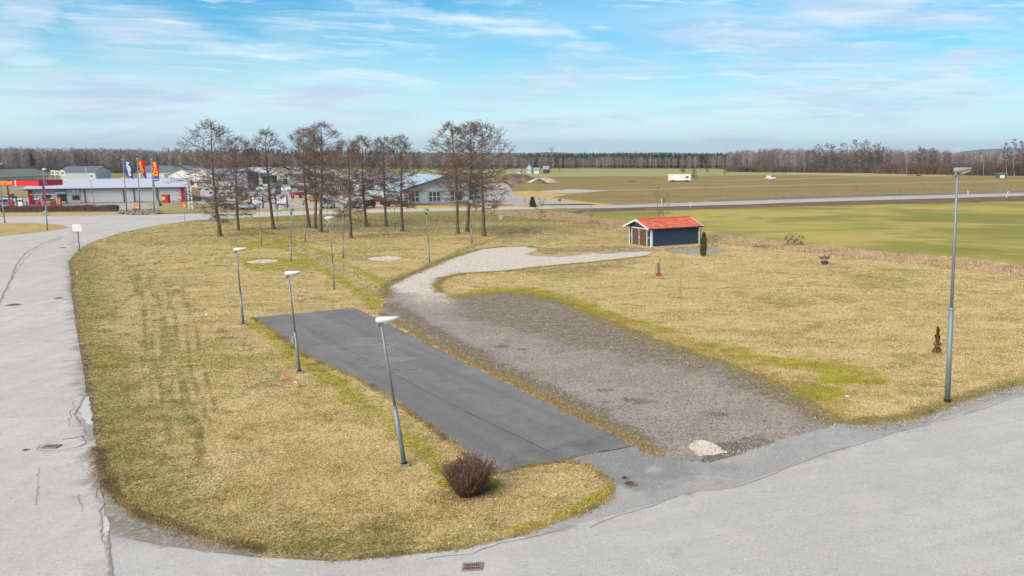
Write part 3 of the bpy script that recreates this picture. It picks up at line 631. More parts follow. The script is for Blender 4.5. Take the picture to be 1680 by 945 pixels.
crack([(700,918),(760,910),(850,890),(920,872)], .05, M_CRACK2, frd, amp=.2)
crack([(925,757),(960,747),(1005,740),(1042,732)], .05, simple('lot_seam', P(92,92,94), .9), lot, .044, .02)
crack([(500,538),(640,612),(760,675),(900,742)], .03, simple('lot_seam', None), lot, .044, .05)
crack([(640,609),(680,607),(705,600)], .035, simple('lot_seam', None), lot, .044, .15)
M_PATCH = asphalt('pale_patch', P(214,212,210), .05, .1)
for px in ([(136,658),(146,650),(150,676),(152,700),(142,696),(134,684),(131,672)], [(137,762),(152,752),(158,768),(157,776),(146,774)], [(166,852),(174,848),(180,872),(174,876)]):
    sheet('asphalt_patch', outline(px, 0, .08, .06, .4), .031, M_PATCH, parent=road)
# faint centre markings of the main road at the junction
M_PAINT = simple('road_paint', P(226,224,222), .7)
for i in range(9):
    u = 232+i*14; v = 361.2-i*.55
    a = G(u, v); b = G(u+6, v-.25); d = b-a; L = d.length; nrm = Vector((-d.y, d.x, 0)).normalized()*.09
    MB().add([a-nrm+Vector((0,0,.04)), b-nrm+Vector((0,0,.04)), b+nrm+Vector((0,0,.04)), a+nrm+Vector((0,0,.04))], [(0,1,2,3)]).build('road_marking', M_PAINT, road)

# ================================================================== grass that stands up
def blades(name, xs, ys, h, w, spread, tint, label, n=4, z0=.012, lean=.7, kind='stuff'):
    m = len(xs); X = np.repeat(xs, n)+RNG.normal(0, spread, m*n); Y = np.repeat(ys, n)+RNG.normal(0, spread, m*n)
    hh = np.repeat(h if np.ndim(h) else np.full(m, h), n)*RNG.uniform(.5, 1.3, m*n); a = RNG.uniform(0, 2*math.pi, m*n); ln = RNG.uniform(.2, 1., m*n)*lean*hh
    ww = (np.repeat(w, n) if np.ndim(w) else w)*RNG.uniform(.6, 1.3, m*n); p = RNG.uniform(0, 2*math.pi, m*n)
    V = np.zeros((m*n, 3, 3)); V[:, 0] = np.c_[X-np.cos(a)*ww/2, Y-np.sin(a)*ww/2, np.full(m*n, z0)]; V[:, 1] = np.c_[X+np.cos(a)*ww/2, Y+np.sin(a)*ww/2, np.full(m*n, z0)]
    V[:, 2] = np.c_[X+np.cos(p)*ln, Y+np.sin(p)*ln, z0+hh]
    F = np.arange(m*n*3).reshape(-1, 3); me = np_mesh(name, V.reshape(-1, 3), F)
    tt = np.repeat(tint, n, 0)*RNG.uniform(.68, 1.26, (m*n, 1))*np.repeat(RNG.uniform(.85, 1.15, (m, 1)), n, 0); set_attr(me, 'tint', np.repeat(np.clip(tt, 0, .9), 3, 0))
    o = mesh_obj(name, me, M_TUFT); tag(o, label, 'grass', None, kind); return o
def tint_from(masks, x, y):
    ol, ms, br = masks.T; r = RNG.uniform(0, 1, len(x))-.5; n = fbm(x, y, .9, 77, 3)-.5
    c = np.array(STRAW)*np.ones((len(x), 1)); c[r+n > .1] = STRAW3; c[r+n < -.2] = STRAW2
    for a, c1, c2 in ((ol, OLIVE, OLIVE2), (ms, MOSS, MOSS2), (br, BROWN, BROWN2)):
        k = (a+r*.6+n*1.1) > .5; c[k] = c1; k2 = k & (RNG.uniform(0, 1, len(x)) < .4); c[k2] = c2
    return c
def scatter(N, px_poly, avoid=(), dens=lambda x, y: 1., power=1.):
    poly = GP(px_poly); x0, y0 = poly.min(0); x1, y1 = poly.max(0); xs = []; ys_ = []; got = 0
    while got < N:
        y = y0*(y1/y0)**RNG.uniform(0, 1, N*2); x = (RNG.uniform(x0/y1-.1, max(x1/y0, x1/y1)+.1, N*2) if False else RNG.uniform(-1.05, .62, N*2))*y
        k = inside(x, y, poly)
        for a in avoid: k &= ~inside(x, y, a)
        x = x[k]; y = y[k]; k = RNG.uniform(0, 1, len(x)) < dens(x, y); xs.append(x[k]); ys_.append(y[k]); got += k.sum()
    return np.concatenate(xs)[:N], np.concatenate(ys_)[:N]
lawn_area = [(113,425),(125,405),(200,381),(320,363),(500,355),(900,350),(1000,367),(1290,406),(1560,434),(1700,452),(1700,632),(1590,662),(1480,690),(1400,694),(1170,772),(1075,744),(1005,808),(930,850),(760,899),(545,916),(430,908),(330,895),(250,875),(205,850),(172,800),(148,680),(126,540)]
def in_poly0(poly, N):
    x0, y0 = poly.min(0); x1, y1 = poly.max(0); x = RNG.uniform(x0, x1, N*3); y = RNG.uniform(y0, y1, N*3); w = inside(x, y, poly); return x[w][:N], y[w][:N]
APS = smooth(GP([(925,757),(960,764),(992,784),(1006,806),(1100,830),(1400,700),(1372,699),(1165,760),(1045,732)]), 0)
x, y = scatter(150000, lawn_area, (LOTP, GRAVEL, APS))
mk = lawn_masks(x, y)
blades('lawn_grass', x, y, .035+.0006*y*.5, .012+.0005*y, .03, tint_from(mk, x, y), 'short dry tufts covering the lawn', n=4)
# ragged edges along lot, roads and gravel
def edge_pts(poly, N, amp, off=0.):
    d = np.diff(poly, axis=0); L = np.hypot(*d.T); c = np.r_[0, np.cumsum(L)]; r = RNG.uniform(0, c[-1], N); q = np.c_[np.interp(r, c, poly[:, 0]), np.interp(r, c, poly[:, 1])]
    q = q+RNG.normal(0, 1, (N, 2))*amp*(.3+1.4*vn(q[:, 0], q[:, 1], .7, 3))[:, None]; return q[:, 0], q[:, 1]
x, y = edge_pts(smooth(GP([(414,522),(450,545),(500,584),(590,624),(640,654),(690,690),(740,728),(780,758),(812,778),(870,766),(925,757),(960,764),(992,784),(1006,806),(985,828),(930,852),(850,879),(760,900),(650,912),(545,921)]), 0), 9000, .09)
blades('edge_grass', x, y, .06, .016, .03, tint_from(np.maximum(lawn_masks(x, y), np.array([.45, .3, .3])), x, y), 'longer tufts overhanging the asphalt edges', n=4, z0=.03)
x, y = edge_pts(smooth(GP([(625,515),(700,558),(790,603),(870,642),(960,686),(1060,736),(1080,748)]), 0), 9000, .16)
c = np.where(RNG.uniform(0, 1, (len(x), 1)) < .6, np.array([P(206,184,132)]), np.array([P(156,136,100)]))
blades('strip_grass', x, y, .08, .02, .04, c, 'line of dead yellow grass between parking strip and gravel', n=4, z0=.025)
x, y = in_poly0(GRAVEL, 60000); d_ = dseg(x, y, GP([(740,487),(790,482),(840,479),(880,483),(930,497),(980,517),(1060,548),(1150,579),(1240,611),(1290,634),(1340,661),(1378,683),(1395,693)])); q_ = RNG.uniform(0, 1, len(x)) < np.exp(-(d_/.9)**1.2)*.9+.012+.05*(fbm(x, y, 1.4, 3, 4) > .56)*(inside(x, y, MK['grv_mix'])); x = x[q_]; y = y[q_]
c = np.where(RNG.uniform(0, 1, (len(x), 1)) < .5, np.array([P(166,152,96)]), np.array([P(178,158,112)]))
blades('gravel_weeds', x, y, .05, .016, .05, c, 'thin weeds and dead grass creeping into the gravel', n=4, z0=.022)
x, y = edge_pts(GP([(740,487),(790,482),(840,479),(880,483),(930,497),(980,517),(1060,548),(1150,579),(1240,611),(1290,634),(1340,661),(1378,683),(1395,693)]), 16000, .55)
blades('gravel_edge_grass', x, y, .05, .016, .04, np.where(RNG.uniform(0, 1, (len(x), 1)) < .55, np.array([MOSS]), np.array([P(170,150,100)])), 'mossy tufts along the ragged right edge of the gravel', n=4, z0=.02)
x, y = edge_pts(GP([(634,490),(632,472),(650,461),(690,444),(735,425),(785,409),(830,405),(866,404),(882,408)]), 6000, .3); x2, y2 = edge_pts(GP([(722,480),(714,468),(726,457),(760,449),(820,446),(900,437),(990,429),(1060,421)]), 6000, .3); x = np.r_[x, x2]; y = np.r_[y, y2]
blades('drive_edge_grass', x, y, .06, .03, .05, np.where(RNG.uniform(0, 1, (len(x), 1)) < .5, np.array([P(188,164,108)]), np.array([P(150,140,84)])), 'dry tufts creeping over both edges of the pale drive', n=4, z0=.02)
x, y = edge_pts(GP([(158,735),(168,780),(178,800),(204,828),(236,848),(285,864),(345,884),(430,906)]), 5000, .13)
blades('verge_grass', x, y, .05, .016, .04, tint_from(np.maximum(lawn_masks(x, y), np.array([.6, .2, .4])), x, y), 'worn tufts thinning out over the muddy road corner', n=4, z0=.025)
# coarse dead grass in the ditch and on the verge
dx, dy = [], []
k = 0
while k < 26000:
    i = RNG.randint(0, len(DITCH), 60000); x = RNG.uniform(-40, 110, 60000); y = RNG.uniform(70, 165, 60000); m = inside(x, y, DITCH) & (np.abs(x/y) < .75); dx.append(x[m]); dy.append(y[m]); k += m.sum()
x = np.concatenate(dx)[:26000]; y = np.concatenate(dy)[:26000]; r = RNG.uniform(0, 1, (len(x), 1))+(fbm(x, y, 3, 4, 3)[:, None]-.5)*2.2
c = np.where(r < .45, np.array([P(206,180,142)]), np.where(r < .95, np.array([P(228,204,168)]), np.array([P(150,126,98)])))
blades('ditch_grass', x, y, .24, .06, .14, c, 'coarse dead grass tussocks filling the ditch', n=5, z0=.02)

q = G(769, 812); x = RNG.normal(q.x, .55, 1500); y = RNG.normal(q.y+.1, .45, 1500)
blades('leaf_litter', x, y, .04, .03, .03, np.where(RNG.uniform(0, 1, (1500, 1)) < .6, np.array([P(128,100,80)]), np.array([P(176,150,116)])), 'dead leaves and stems under the bare round bush', n=2, z0=.02)
# ---- loose stones on the gravel
def stones(name, x, y, size, cols, label, z=.03):
    m = len(x); base = np.array([(1,0,0),(0,1,0),(-1,0,0),(0,-1,0),(0,0,.7),(0,0,-.4)], float); fc = np.array([(0,1,4),(1,2,4),(2,3,4),(3,0,4),(1,0,5),(2,1,5),(3,2,5),(0,3,5)])
    s = size*RNG.lognormal(0, .35, m); V = base[None]*s[:, None, None]*RNG.uniform(.6, 1.2, (m, 6, 1)); a = RNG.uniform(0, 6.3, m); ca, sa = np.cos(a)[:, None], np.sin(a)[:, None]
    Vx = V[:, :, 0]*ca-V[:, :, 1]*sa+x[:, None]; Vy = V[:, :, 0]*sa+V[:, :, 1]*ca+y[:, None]; V = np.stack([Vx, Vy, V[:, :, 2]+z], 2)
    F = (fc[None]+(np.arange(m)*6)[:, None, None]).reshape(-1, 3); me = np_mesh(name, V.reshape(-1, 3), F)
    c = np.array(cols)[RNG.randint(0, len(cols), m)]*RNG.uniform(.8, 1.2, (m, 1)); set_attr(me, 'tint', np.repeat(np.clip(c, 0, .9), 6, 0))
    return tag(mesh_obj(name, me, M_TUFT), label, 'stones', None, 'stuff')
def in_poly(poly, N):
    x0, y0 = poly.min(0); x1, y1 = poly.max(0); xs, ys_, k = [], [], 0
    while k < N:
        y = RNG.uniform(y0, y1, N*3); x = RNG.uniform(x0, x1, N*3); w = inside(x, y, poly) & (RNG.uniform(0, 1, N*3) < (y0/y)**1.3); xs.append(x[w]); ys_.append(y[w]); k += w.sum()
    return np.concatenate(xs)[:N], np.concatenate(ys_)[:N]
x, y = in_poly(GRAVEL, 26000)
stones('loose_gravel', x, y, .022, [P(176,168,162), P(142,132,124), P(206,200,192), P(104,96,90)], 'loose stones scattered over the gravel yard')
x, y = edge_pts(GP([(1372,699),(1440,704),(1520,690),(1605,657),(1680,636)]), 8000, .2)
stones('shoulder_gravel', x, y, .018, [P(176,172,168), P(150,145,140), P(210,205,200)], 'fine grit along the right-hand road shoulder', .04)
x, y = edge_pts(GP([(1200,748),(1245,735),(1270,728)]), 160, .35)
stones('white_chips', x, y, .02, [P(225,225,225)], 'bright white chips beside the lime stain', .04)

# ================================================================== BLUE SHED
M_BLUE = simple('blue_boards', P(54,74,92), .8, var=.2, scale=3); M_WHITE = simple('white_paint', P(226,230,236), .6, var=.04)
M_TILE = simple('orange_tiles', P(222,118,90), .8, var=.22, scale=1.6); M_DOOR = simple('brown_doors', P(104,78,60), .8, var=.2, scale=4)
M_DARK = simple('dark_metal', (.03,.03,.035), .5, var=.05); M_WOOD = simple('raw_wood', P(176,160,130), .8, var=.15)
fr = G(1068.6, 405.4); br_ = G(1147.5, 399.8); Ld = (br_-fr); SL = Ld.length; ang = math.atan2(Ld.y, Ld.x); SW = 5.1; SHH = 2.28; SR = 3.12
shed = empty('shed', fr, ang, 'dark blue wooden shed with an orange tiled gable roof and brown double doors', 'shed')
# local x = along the long wall, y = away from camera across the width (0..SW)
MB().prism([(0, 0), (SW, 0), (SW, SHH), (SW/2, SR-.14), (0, SHH)], 'x', 0, SL).build('wall', M_BLUE, shed)
for k in range(int(SL/.28)):   # vertical cover battens on the long wall
    pass
mb = MB()
for k in range(1, int(SL/.24)): mb.box((k*.24, -.008, SHH/2), (.05, .02, SHH-.02))
for k in range(1, int(SW/.24)):
    yy = k*.24
    if not .8 < yy < 4.4: mb.box((-.008, yy, SHH/2), (.02, .05, SHH-.02))
o = mb.build('cover_battens', M_BLUE, shed); o['kind'] = 'stuff'
for (cx_, cy_) in ((-.03, .07), (-.03, SW-.07)): MB().box((cx_, cy_, SHH/2), (.045, .16, SHH)).build('corner_board', M_WHITE, shed)
for (cx_, cy_) in ((.07, -.03), (SL-.07, -.03)): MB().box((cx_, cy_, SHH/2-.002), (.2, .045, SHH)).build('corner_board', M_WHITE, shed)
OX, OY = .62, .38; sl_ = (SR-SHH)/(SW/2); L0 = -OX; L1 = SL+.35
def roof_side(sgn):
    V = []; F = []; nx = int((L1-L0)/.1); rows = 9; pitch = math.hypot(SW/2+OY, sl_*(SW/2+OY))
    for j in range(rows*2+1):
        s = (j//2 + (1 if j % 2 else 0)*.999)/rows if j < rows*2 else 1.; lift = (.045 if j % 2 == 0 else .0)
        if j == rows*2: lift = .045
        for i in range(nx+1):
            x = L0+(L1-L0)*i/nx; yy = s*(SW/2+OY); w = .022*math.sin(i*math.pi/1.5*1.)
            z = SR-sl_*yy+.05+w+(.045-lift*1.0)
            V.append((x, SW/2+sgn*yy, z))
    for j in range(rows*2):
        for i in range(nx): a = j*(nx+1)+i; F.append((a, a+1, a+nx+2, a+nx+1))
    me = np_mesh('roof_tiles', V, np.array(F)); o = mesh_obj('roof_tiles', me, M_TILE, shed); o['kind'] = 'stuff'
    MB().prism([(SW/2, SR-.06), (SW/2+sgn*(SW/2+OY-.01), SR-.06-sl_*(SW/2+OY-.01)), (SW/2+sgn*(SW/2+OY-.01), SR+.02-sl_*(SW/2+OY-.01)), (SW/2, SR+.02)], 'x', L0+.02, L1-.02).build('roof_deck', M_DARK, shed)
    for xx in (L0-.02, L1+.02):
        MB().prism([(SW/2, SR+.1), (SW/2+sgn*(SW/2+OY+.02), SR+.1-sl_*(SW/2+OY+.02)), (SW/2+sgn*(SW/2+OY+.02), SR-.1-sl_*(SW/2+OY+.02)), (SW/2, SR-.1)], 'x', xx-.022, xx+.022).build('barge_board', M_WHITE, shed)
    yy = SW/2+sgn*(SW/2+OY+.06); MB().tube((L0, yy, SR-sl_*(SW/2+OY)-.0), (L1, yy, SR-sl_*(SW/2+OY)), .06, n=8).build('gutter', M_DARK, shed)
roof_side(-1); roof_side(1)
MB().tube((L0, SW/2, SR+.1), (L1, SW/2, SR+.1), .1, n=8).build('ridge_cap', M_TILE, shed)
mb = MB(); mb.tube((SL+.12, -OY-.04, SHH-.22), (SL+.1, -.08, SHH-.5), .04); mb.tube((SL+.1, -.08, SHH-.5), (SL+.1, -.08, .1), .04); mb.build('downpipe', M_DARK, shed)
for y0_, y1_ in ((.95, 2.58), (2.62, 4.25)):
    d = MB().box((-.05, (y0_+y1_)/2, 1.02), (.06, y1_-y0_, 2.0)).build('door', M_DOOR, shed)
    for k in range(5):
        MB().box((-.087, y0_+(k+.5)*(y1_-y0_)/5, 1.02), (.012, (y1_-y0_)/5-.03, 1.9)).build('plank', M_DOOR, d)
MB().box((-.1, 2.6, 1.02), (.04, .07, 2.02)).build('door_strip', M_WHITE, shed)
MB().box((-.11, 2.46, 1.0), (.05, .06, .14)).build('door_handle', M_WHITE, shed)
for yy in (.87, 4.33): MB().box((-.07, yy, 1.08), (.05, .14, 2.16)).build('door_frame', M_WHITE, shed)
MB().box((-.072, 2.6, 2.1), (.05, 3.32, .13)).build('door_frame', M_WHITE, shed)
for yy in (.48, 4.72): MB().box((-.06, yy, 1.1), (.06, .42, .16)).build('hook_rail', M_WOOD, shed)
mb = MB(); mb.tube((-.03, SW/2-.8, 2.45), (-OX, SW/2-.1, 2.93), .04); mb.tube((-.03, SW/2+.8, 2.45), (-OX, SW/2+.1, 2.93), .04); mb.build('gable_brace', M_WHITE, shed)
MB().box((SL/2, SW/2, .03), (SL+.1, SW+.1, .08)).build('plinth', simple('concrete', P(150,146,140), .9, var=.1), shed)

# ================================================================== STREET LAMPS
M_GALV = simple('galvanised_steel', P(136,150,160), .5, .3, var=.1, scale=2); M_LENS = simple('lamp_lens', P(226,228,228), .3, var=.03, spec=.6); M_LHEAD = simple('lamp_grey', P(150,152,152), .5, var=.06)
M_CONC = simple('concrete', None); M_BLACK = simple('black_plastic', (.015,.015,.018), .5)
def frame_to(o, d):  # orient local z to direction d
    o.rotation_mode = 'QUATERNION'; o.rotation_quaternion = Vector(d).to_track_quat('Z', 'X')
def arm_lamp(bu, bv, tu, tv, label, yaw=0., tall=False, box=False, foot=True, grp='arm street lamps'):
    B = G(bu, bv); Tp = T(tu, tv, B.y); L = (Tp-B).length; k = 1.5 if tall else 1.
    e = empty('street_lamp', B, 0, label, 'street lamp', grp); tilt = (Tp-B).normalized()
    h1 = L*.42
    def at(z): return tilt*z
    MB().tube(at(0), at(h1), .085*k, .07*k, 10).build('pole_base', M_GALV, e, True)
    MB().tube(at(h1), at(L), .052*k, .036*k, 8).build('pole', M_GALV, e, True)
    MB().tube(at(h1-.05), at(h1+.04), .085*k, .07*k, 10).build('collar', M_GALV, e)
    MB().tube(at(.04), at(.16), .1*k, .1*k, 10).build('base_band', M_BLACK, e)
    if foot: MB().box((0, 0, .02), (.34, .3, .16), .3).build('footing', M_CONC, e)
    c, s = math.cos(yaw), math.sin(yaw)
    def hp(x, y, z): return at(L)+Vector((x*c-y*s, x*s+y*c, z*1.25))*(1.05 if not tall else 1.15)
    # head: cobra shape, wide bowl tapering to a tip
    prof = [(-.16, .07, .0, .14), (-.05, .11, -.02, .17), (.12, .14, -.01, .17), (.32, .14, .03, .17), (.5, .1, .07, .17), (.62, .04, .12, .16)]
    V = []; F = []
    for x, w, z0, z1 in prof:
        V += [hp(x, -w, z0+.04), hp(x, -w*.6, z1), hp(x, w*.6, z1), hp(x, w, z0+.04)]
    for i in range(len(prof)-1): a = i*4; F += [(a+j, a+j+1, a+5+j, a+4+j) for j in range(3)]+[(a+3, a, a+4, a+7)]
    F += [(0, 1, 2, 3), tuple(len(V)-4+j for j in (3, 2, 1, 0))]
    MB().add(V, F).build('lamp_head', M_LENS if not tall else M_LHEAD, e, True)
    V = []; F = []
    for x, w, z0, z1 in prof[2:5]: V += [hp(x, -w*.85, z0+.045), hp(x, -w*.5, z0-.03), hp(x, w*.5, z0-.03), hp(x, w*.85, z0+.045)]
    for i in range(2): a = i*4; F += [(a+j, a+j+1, a+5+j, a+4+j) for j in range(3)]
    F += [(0, 1, 2, 3), (11, 10, 9, 8)]
    MB().add(V, F).build('lens', M_LENS, e, True)
    MB().tube(hp(-.1, 0, -.1), hp(-.03, 0, .1), .055, .06, 8).build('lamp_joint', M_LHEAD, e, True)
    if box: MB().box(tuple(at(1.75)+Vector((-.14, -.02, 0))), (.14, .14, .34)).build('fuse_box', M_LHEAD, e)
    return e
arm_lamp(399, 533, 388, 412, 'street lamp at the far left corner of the dark parking strip', .1)
arm_lamp(491.5, 612, 473.5, 452, 'street lamp with a small fuse box at mid height of its pole', .12, box=True)
arm_lamp(664, 765, 625, 530, 'nearest leaning street lamp beside the bare round bush', .15)
arm_lamp(1554, 660, 1571, 284, 'tall grey street lamp on the right-hand verge', .2, tall=True, foot=False)
arm_lamp(78, 378, 71, 279, 'street lamp by the petrol station carrying a round sign', -.3, foot=False)
arm_lamp(8, 366, -3, 270, 'street lamp cut by the left picture edge near the hedge', .2, foot=False)
for bu, bv, tu, tv, w in ((155,338,149,296,'at the left end of the grey hall'),(119,333,107,297,'near the wall sign of the grey hall'),(204,331,201,293,'behind the blue flag'),(272,330,267,293,'behind the right red flag'),(232,327,229,294,'between the flagpoles and the hall'),(12,318,11,302,'standing behind the canopy by the cars')):
    arm_lamp(bu, bv, tu, tv, 'thin station yard lamp '+w, .3, foot=False, grp='thin lamps around the petrol station')

def mushroom_lamp(bu, bv, tu, tv, label, kind='dome', tri=True):
    B = G(bu, bv); Tp = T(tu, tv, B.y); L = (Tp-B).length; tl = (Tp-B).normalized(); e = empty('park_lamp', B, 0, label, 'park lamp', 'park lamps among the alders')
    hl = L-.55; s = .9+.25*(kind == 'cone')
    MB().tube((0,0,0), tl*L*.35, .07, .06, 8).build('pole_base', M_GALV, e, True)
    MB().tube(tl*L*.35, tl*hl, .042, .036, 8).build('pole', M_GALV, e, True)
    c = tl*hl
    if kind == 'dome':
        MB().lathe([(.05,-.02),(.11,.06),(.05,.17)], 10, c).build('lamp_neck', M_BLACK, e)
        MB().lathe([(.06*s,.14),(.2*s,.3),(.285*s,.4),(.29*s,.43)], 14, c).build('lamp_glass', simple('cream_lens', P(214,204,176), .4, var=.03), e, True)
        MB().lathe([(.30*s,.42),(.30*s,.46),(.25*s,.56),(.14*s,.63),(.02,.655)], 14, c).build('lamp_hood', simple('blue_grey_hood', P(112,142,164), .5, var=.06), e, True)
    else:
        MB().lathe([(.06,-.02),(.08,.1),(.28*s,.4),(.36*s,.48)], 16, c).build('lamp_glass', simple('white_lens', P(206,208,206), .4, var=.03), e, True)
        MB().lathe([(.37*s,.48),(.37*s,.5),(.2*s,.58),(.02,.61)], 16, c).build('lamp_hood', M_WHITE, e, True)
    return e
mushroom_lamp(429,402,424.5,334,'blue-hooded park lamp left of the path beside the left sand patch')
mushroom_lamp(477.5,430,478,343,'blue-hooded park lamp standing right of the left sand patch')
mushroom_lamp(501,397,497.5,329,'blue-hooded park lamp just left of the three clustered trunks')
mushroom_lamp(548.5,475,540.5,356,'nearest park lamp with a white inverted cone head','cone')
mushroom_lamp(563.5,423,562.5,340,'blue-hooded park lamp left of the alder standing farthest forward')
mushroom_lamp(705,431,699,343,'blue-hooded park lamp in the middle of the lawn right of the oval sand patch')
mushroom_lamp(774,400,773.5,329,'blue-hooded park lamp between the two right alder trunks')
mushroom_lamp(649,375,646,318,'small far park lamp between the two narrow middle alders')
mushroom_lamp(456.5,379,454,336,'slim far park lamp right of the third alder trunk')
mushroom_lamp(537.5,383,536.5,335,'slim far park lamp right of the three clustered trunks')
mushroom_lamp(480,330,479,272,'white park lamp with a round top beyond the road','cone')
mushroom_lamp(742,320,741,268,'white-topped park lamp seen through the right alder crown','cone')

# ================================================================== ALDERS
M_BARK = simple('alder_bark', P(112,98,84), .95, var=.3, scale=2.5); M_TWIG = simple('alder_twigs', P(132,114,104), .95, var=.25, scale=1.2); M_CATKIN = simple('catkins', P(104,80,70), .95, var=.3, scale=2)
def bare_tree(bu, bv, tu, tv, wpx, label, seed, name='alder_tree', cat='tree', base=.17, nl=46, dens=1., catk=True, trunk_r=None, bark=None, twig=None, twigr=.016, group='bare alders along the road', forks=0, B=None, hgt=None, wid=None):
    R = random.Random(seed)
    if B is None: B = G(bu, bv); Tp = T(tu, tv, B.y)-B; h = Tp.length; rw = wpx/2/FPX*B.length*.86*1.12
    else: Tp = Vector((0, 0, hgt)); h = hgt; rw = wid/2
    tr = trunk_r or h*.0165
    path = []; bend = R.uniform(-.02, .02)
    for i in range(13):
        s = i/12; wob = Vector((R.uniform(-1, 1), R.uniform(-1, 1), 0))*h*.004*(s > 0)
        path.append(Tp*s+wob+Vector((bend*h*math.sin(math.pi*s), 0, 0)))
    def tp(s): s = max(0, min(.9999, s))*12; i = int(s); return path[i].lerp(path[i+1], s-i)
    tP0, tP1, tR0, tR1 = [], [], [], []
    for i in range(12):
        s0, s1 = i/12, (i+1)/12; flare = 1.35 if i == 0 else 1.
        tP0.append(path[i]); tP1.append(path[i+1]); tR0.append(tr*((1-s0)**.85*.95+.05)*flare); tR1.append(tr*((1-s1)**.85*.95+.05))
    lim = [[], [], [], []]; tw = [[], [], [], []]; ck = []
    def seg(st, a, b, r0, r1): st[0].append(a); st[1].append(b); st[2].append(r0); st[3].append(r1)
    def prof(s):   # crown radius against height fraction
        q = (s-base)/(1-base)
        return .62+.38*math.sin(math.pi*min(1, q*1.1+.05))**.8 if q < .45 else max(.08, (1-((q-.45)/.60)**2.0)*.9+.1)
    for i in range(int(nl*dens)):
        s = base+(1-base)*((i+R.random())/(nl*dens))**.92; L = rw*prof(s)*R.uniform(.78, 1.18)/.9
        if s < base+.12: L *= R.uniform(.5, 1.)
        if L < .3: L = R.uniform(.3, .6)
        az = i*2.4+R.uniform(-.5, .5); el = -.14+.85*((s-base)/(1-base))**1.2+R.uniform(-.2, .25)
        p = tp(s); r = tr*.30*(1-s*.65)*R.uniform(.7, 1.1)*(L/rw)**.4; n = 5; d = Vector((math.cos(az)*math.cos(el), math.sin(az)*math.cos(el), math.sin(el)))
        step = L/n/max(.5, math.cos(el))*.9; pts = [p]
        for k in range(n):
            d = (d+Vector((R.uniform(-.2, .2), R.uniform(-.2, .2), R.uniform(-.05, .13)))).normalized(); q = p+d*step; q.z = min(q.z, h*(1.02-.34*(math.hypot(q.x-Tp.x*s, q.y)/rw)**1.4)) if catk else q.z; seg(lim, p, q, r*(1-k/n*.8), r*(1-(k+1)/n*.8)); p = q; pts.append(p)
            m = (1, 2, 3, 4, 4)[k] if s < .62 else (0, 1, 2, 2, 3)[k]
            for _ in range(m):
                d2 = (d+Vector((R.gauss(0, .8), R.gauss(0, .8), R.gauss(.05, .5)))).normalized(); l2 = L*R.uniform(.18, .42)*(1.1-k*.06)+.15; a = pts[-2].lerp(p, R.random()); pp = a
                for kk in range(2):
                    b = pp+d2*l2/2; seg(tw, pp, b, twigr*1.25*(1.3-kk*.3), twigr*1.1*(1.1-kk*.3))
                    for _3 in range(3):
                        d3 = (d2+Vector((R.gauss(0, .8), R.gauss(0, .8), R.gauss(.05, .6)))).normalized(); l3 = R.uniform(.18, .5)*min(1.2, rw/2.3); c0 = pp.lerp(b, R.random()); c1 = c0+d3*l3
                        seg(tw, c0, c1, twigr*.9, twigr*.45)
                        if catk and R.random() < .85: ck.append(c1); 
                        if catk and R.random() < .35: ck.append(c0.lerp(c1, R.random()))
                    pp = b; d2 = (d2+Vector((R.gauss(0, .25), R.gauss(0, .25), R.gauss(.05, .2)))).normalized()
    e = empty(name, B, 0, label, cat, group)
    def put(nm, st, n, mat, kind=None):
        V, F = seg_mesh(np.array([tuple(v) for v in st[0]]), np.array([tuple(v) for v in st[1]]), st[2], st[3], n); o = mesh_obj(nm, np_mesh(nm, V, F, True), mat, e)
        if kind: o['kind'] = kind
    put('trunk', (tP0, tP1, tR0, tR1), 9, bark or M_BARK); put('limbs', lim, 4, bark or M_BARK, 'stuff'); put('twigs', tw, 3, twig or M_TWIG, 'stuff')
    if ck:
        C = np.array([tuple(v) for v in ck]); m = len(C); rs_ = np.random.RandomState(seed); s = rs_.uniform(.03, .06, (m, 1, 1)); Vb = rs_.normal(0, 1, (m, 4, 3)); Vb /= np.linalg.norm(Vb, axis=2)[:, :, None]
        V = (C[:, None]+Vb*s*np.array([1, 1, 1.4])).reshape(-1, 3); F = (np.array([(0,1,2),(0,2,3),(0,3,1),(1,3,2)])[None]+(np.arange(m)*4)[:, None, None]).reshape(-1, 3)
        o = mesh_obj('catkins', np_mesh('catkins', V, F), M_CATKIN, e); o['kind'] = 'stuff'
    return e
TREES = [
 (361,388,345,203,92,'leftmost and most forward alder with low hanging branches',.13),
 (391,378,387,230,74,'second alder from the left, shorter and close to the first',.17),
 (449,376,434,216,66,'slender leaning alder standing alone, third from the left',.25),
 (507,374,497,215,72,'left trunk of the tight trio of alders',.30),
 (517.5,375.5,513,224,56,'middle trunk of the tight trio of alders',.33),
 (526,381,527,207,84,'right and tallest trunk of the tight trio of alders',.30),
 (575.5,391,570,233,72,'most forward alder of the middle group, behind the white cone lamp',.2),
 (601.5,371,594,227,60,'alder right behind the forward middle one, with a slim crown',.28),
 (633.5,372,628,229,58,'left one of the two narrow alders left of the gabled building',.27),
 (660,380,656,226,60,'right one of the two narrow alders left of the gabled building',.27),
 (751,384,741,207,82,'left trunk of the three big alders before the gabled building',.30),
 (766,380,772,206,78,'middle trunk of the three big alders before the gabled building',.32),
 (794,388,790,206,108,'right and widest of the three big alders, with long low limbs',.24)]
for i, (bu, bv, tu, tv, w, lb, bs) in enumerate(TREES): bare_tree(bu, bv, tu, tv, w*1.08, lb, 100+i*7, base=bs, dens=.98+(w > 80)*.22)
M_SAPB = simple('young_bark', P(138,122,104), .95, var=.2)
kw = dict(name='young_tree', catk=False, group=None, dens=.8, bark=M_SAPB, twig=simple('young_twigs', P(150,134,118), .95, var=.2))
bare_tree(1080,372,1078,313,34,'left bare young tree behind the blue shed',301,nl=15,base=.2,trunk_r=.06,twigr=.007,**kw)
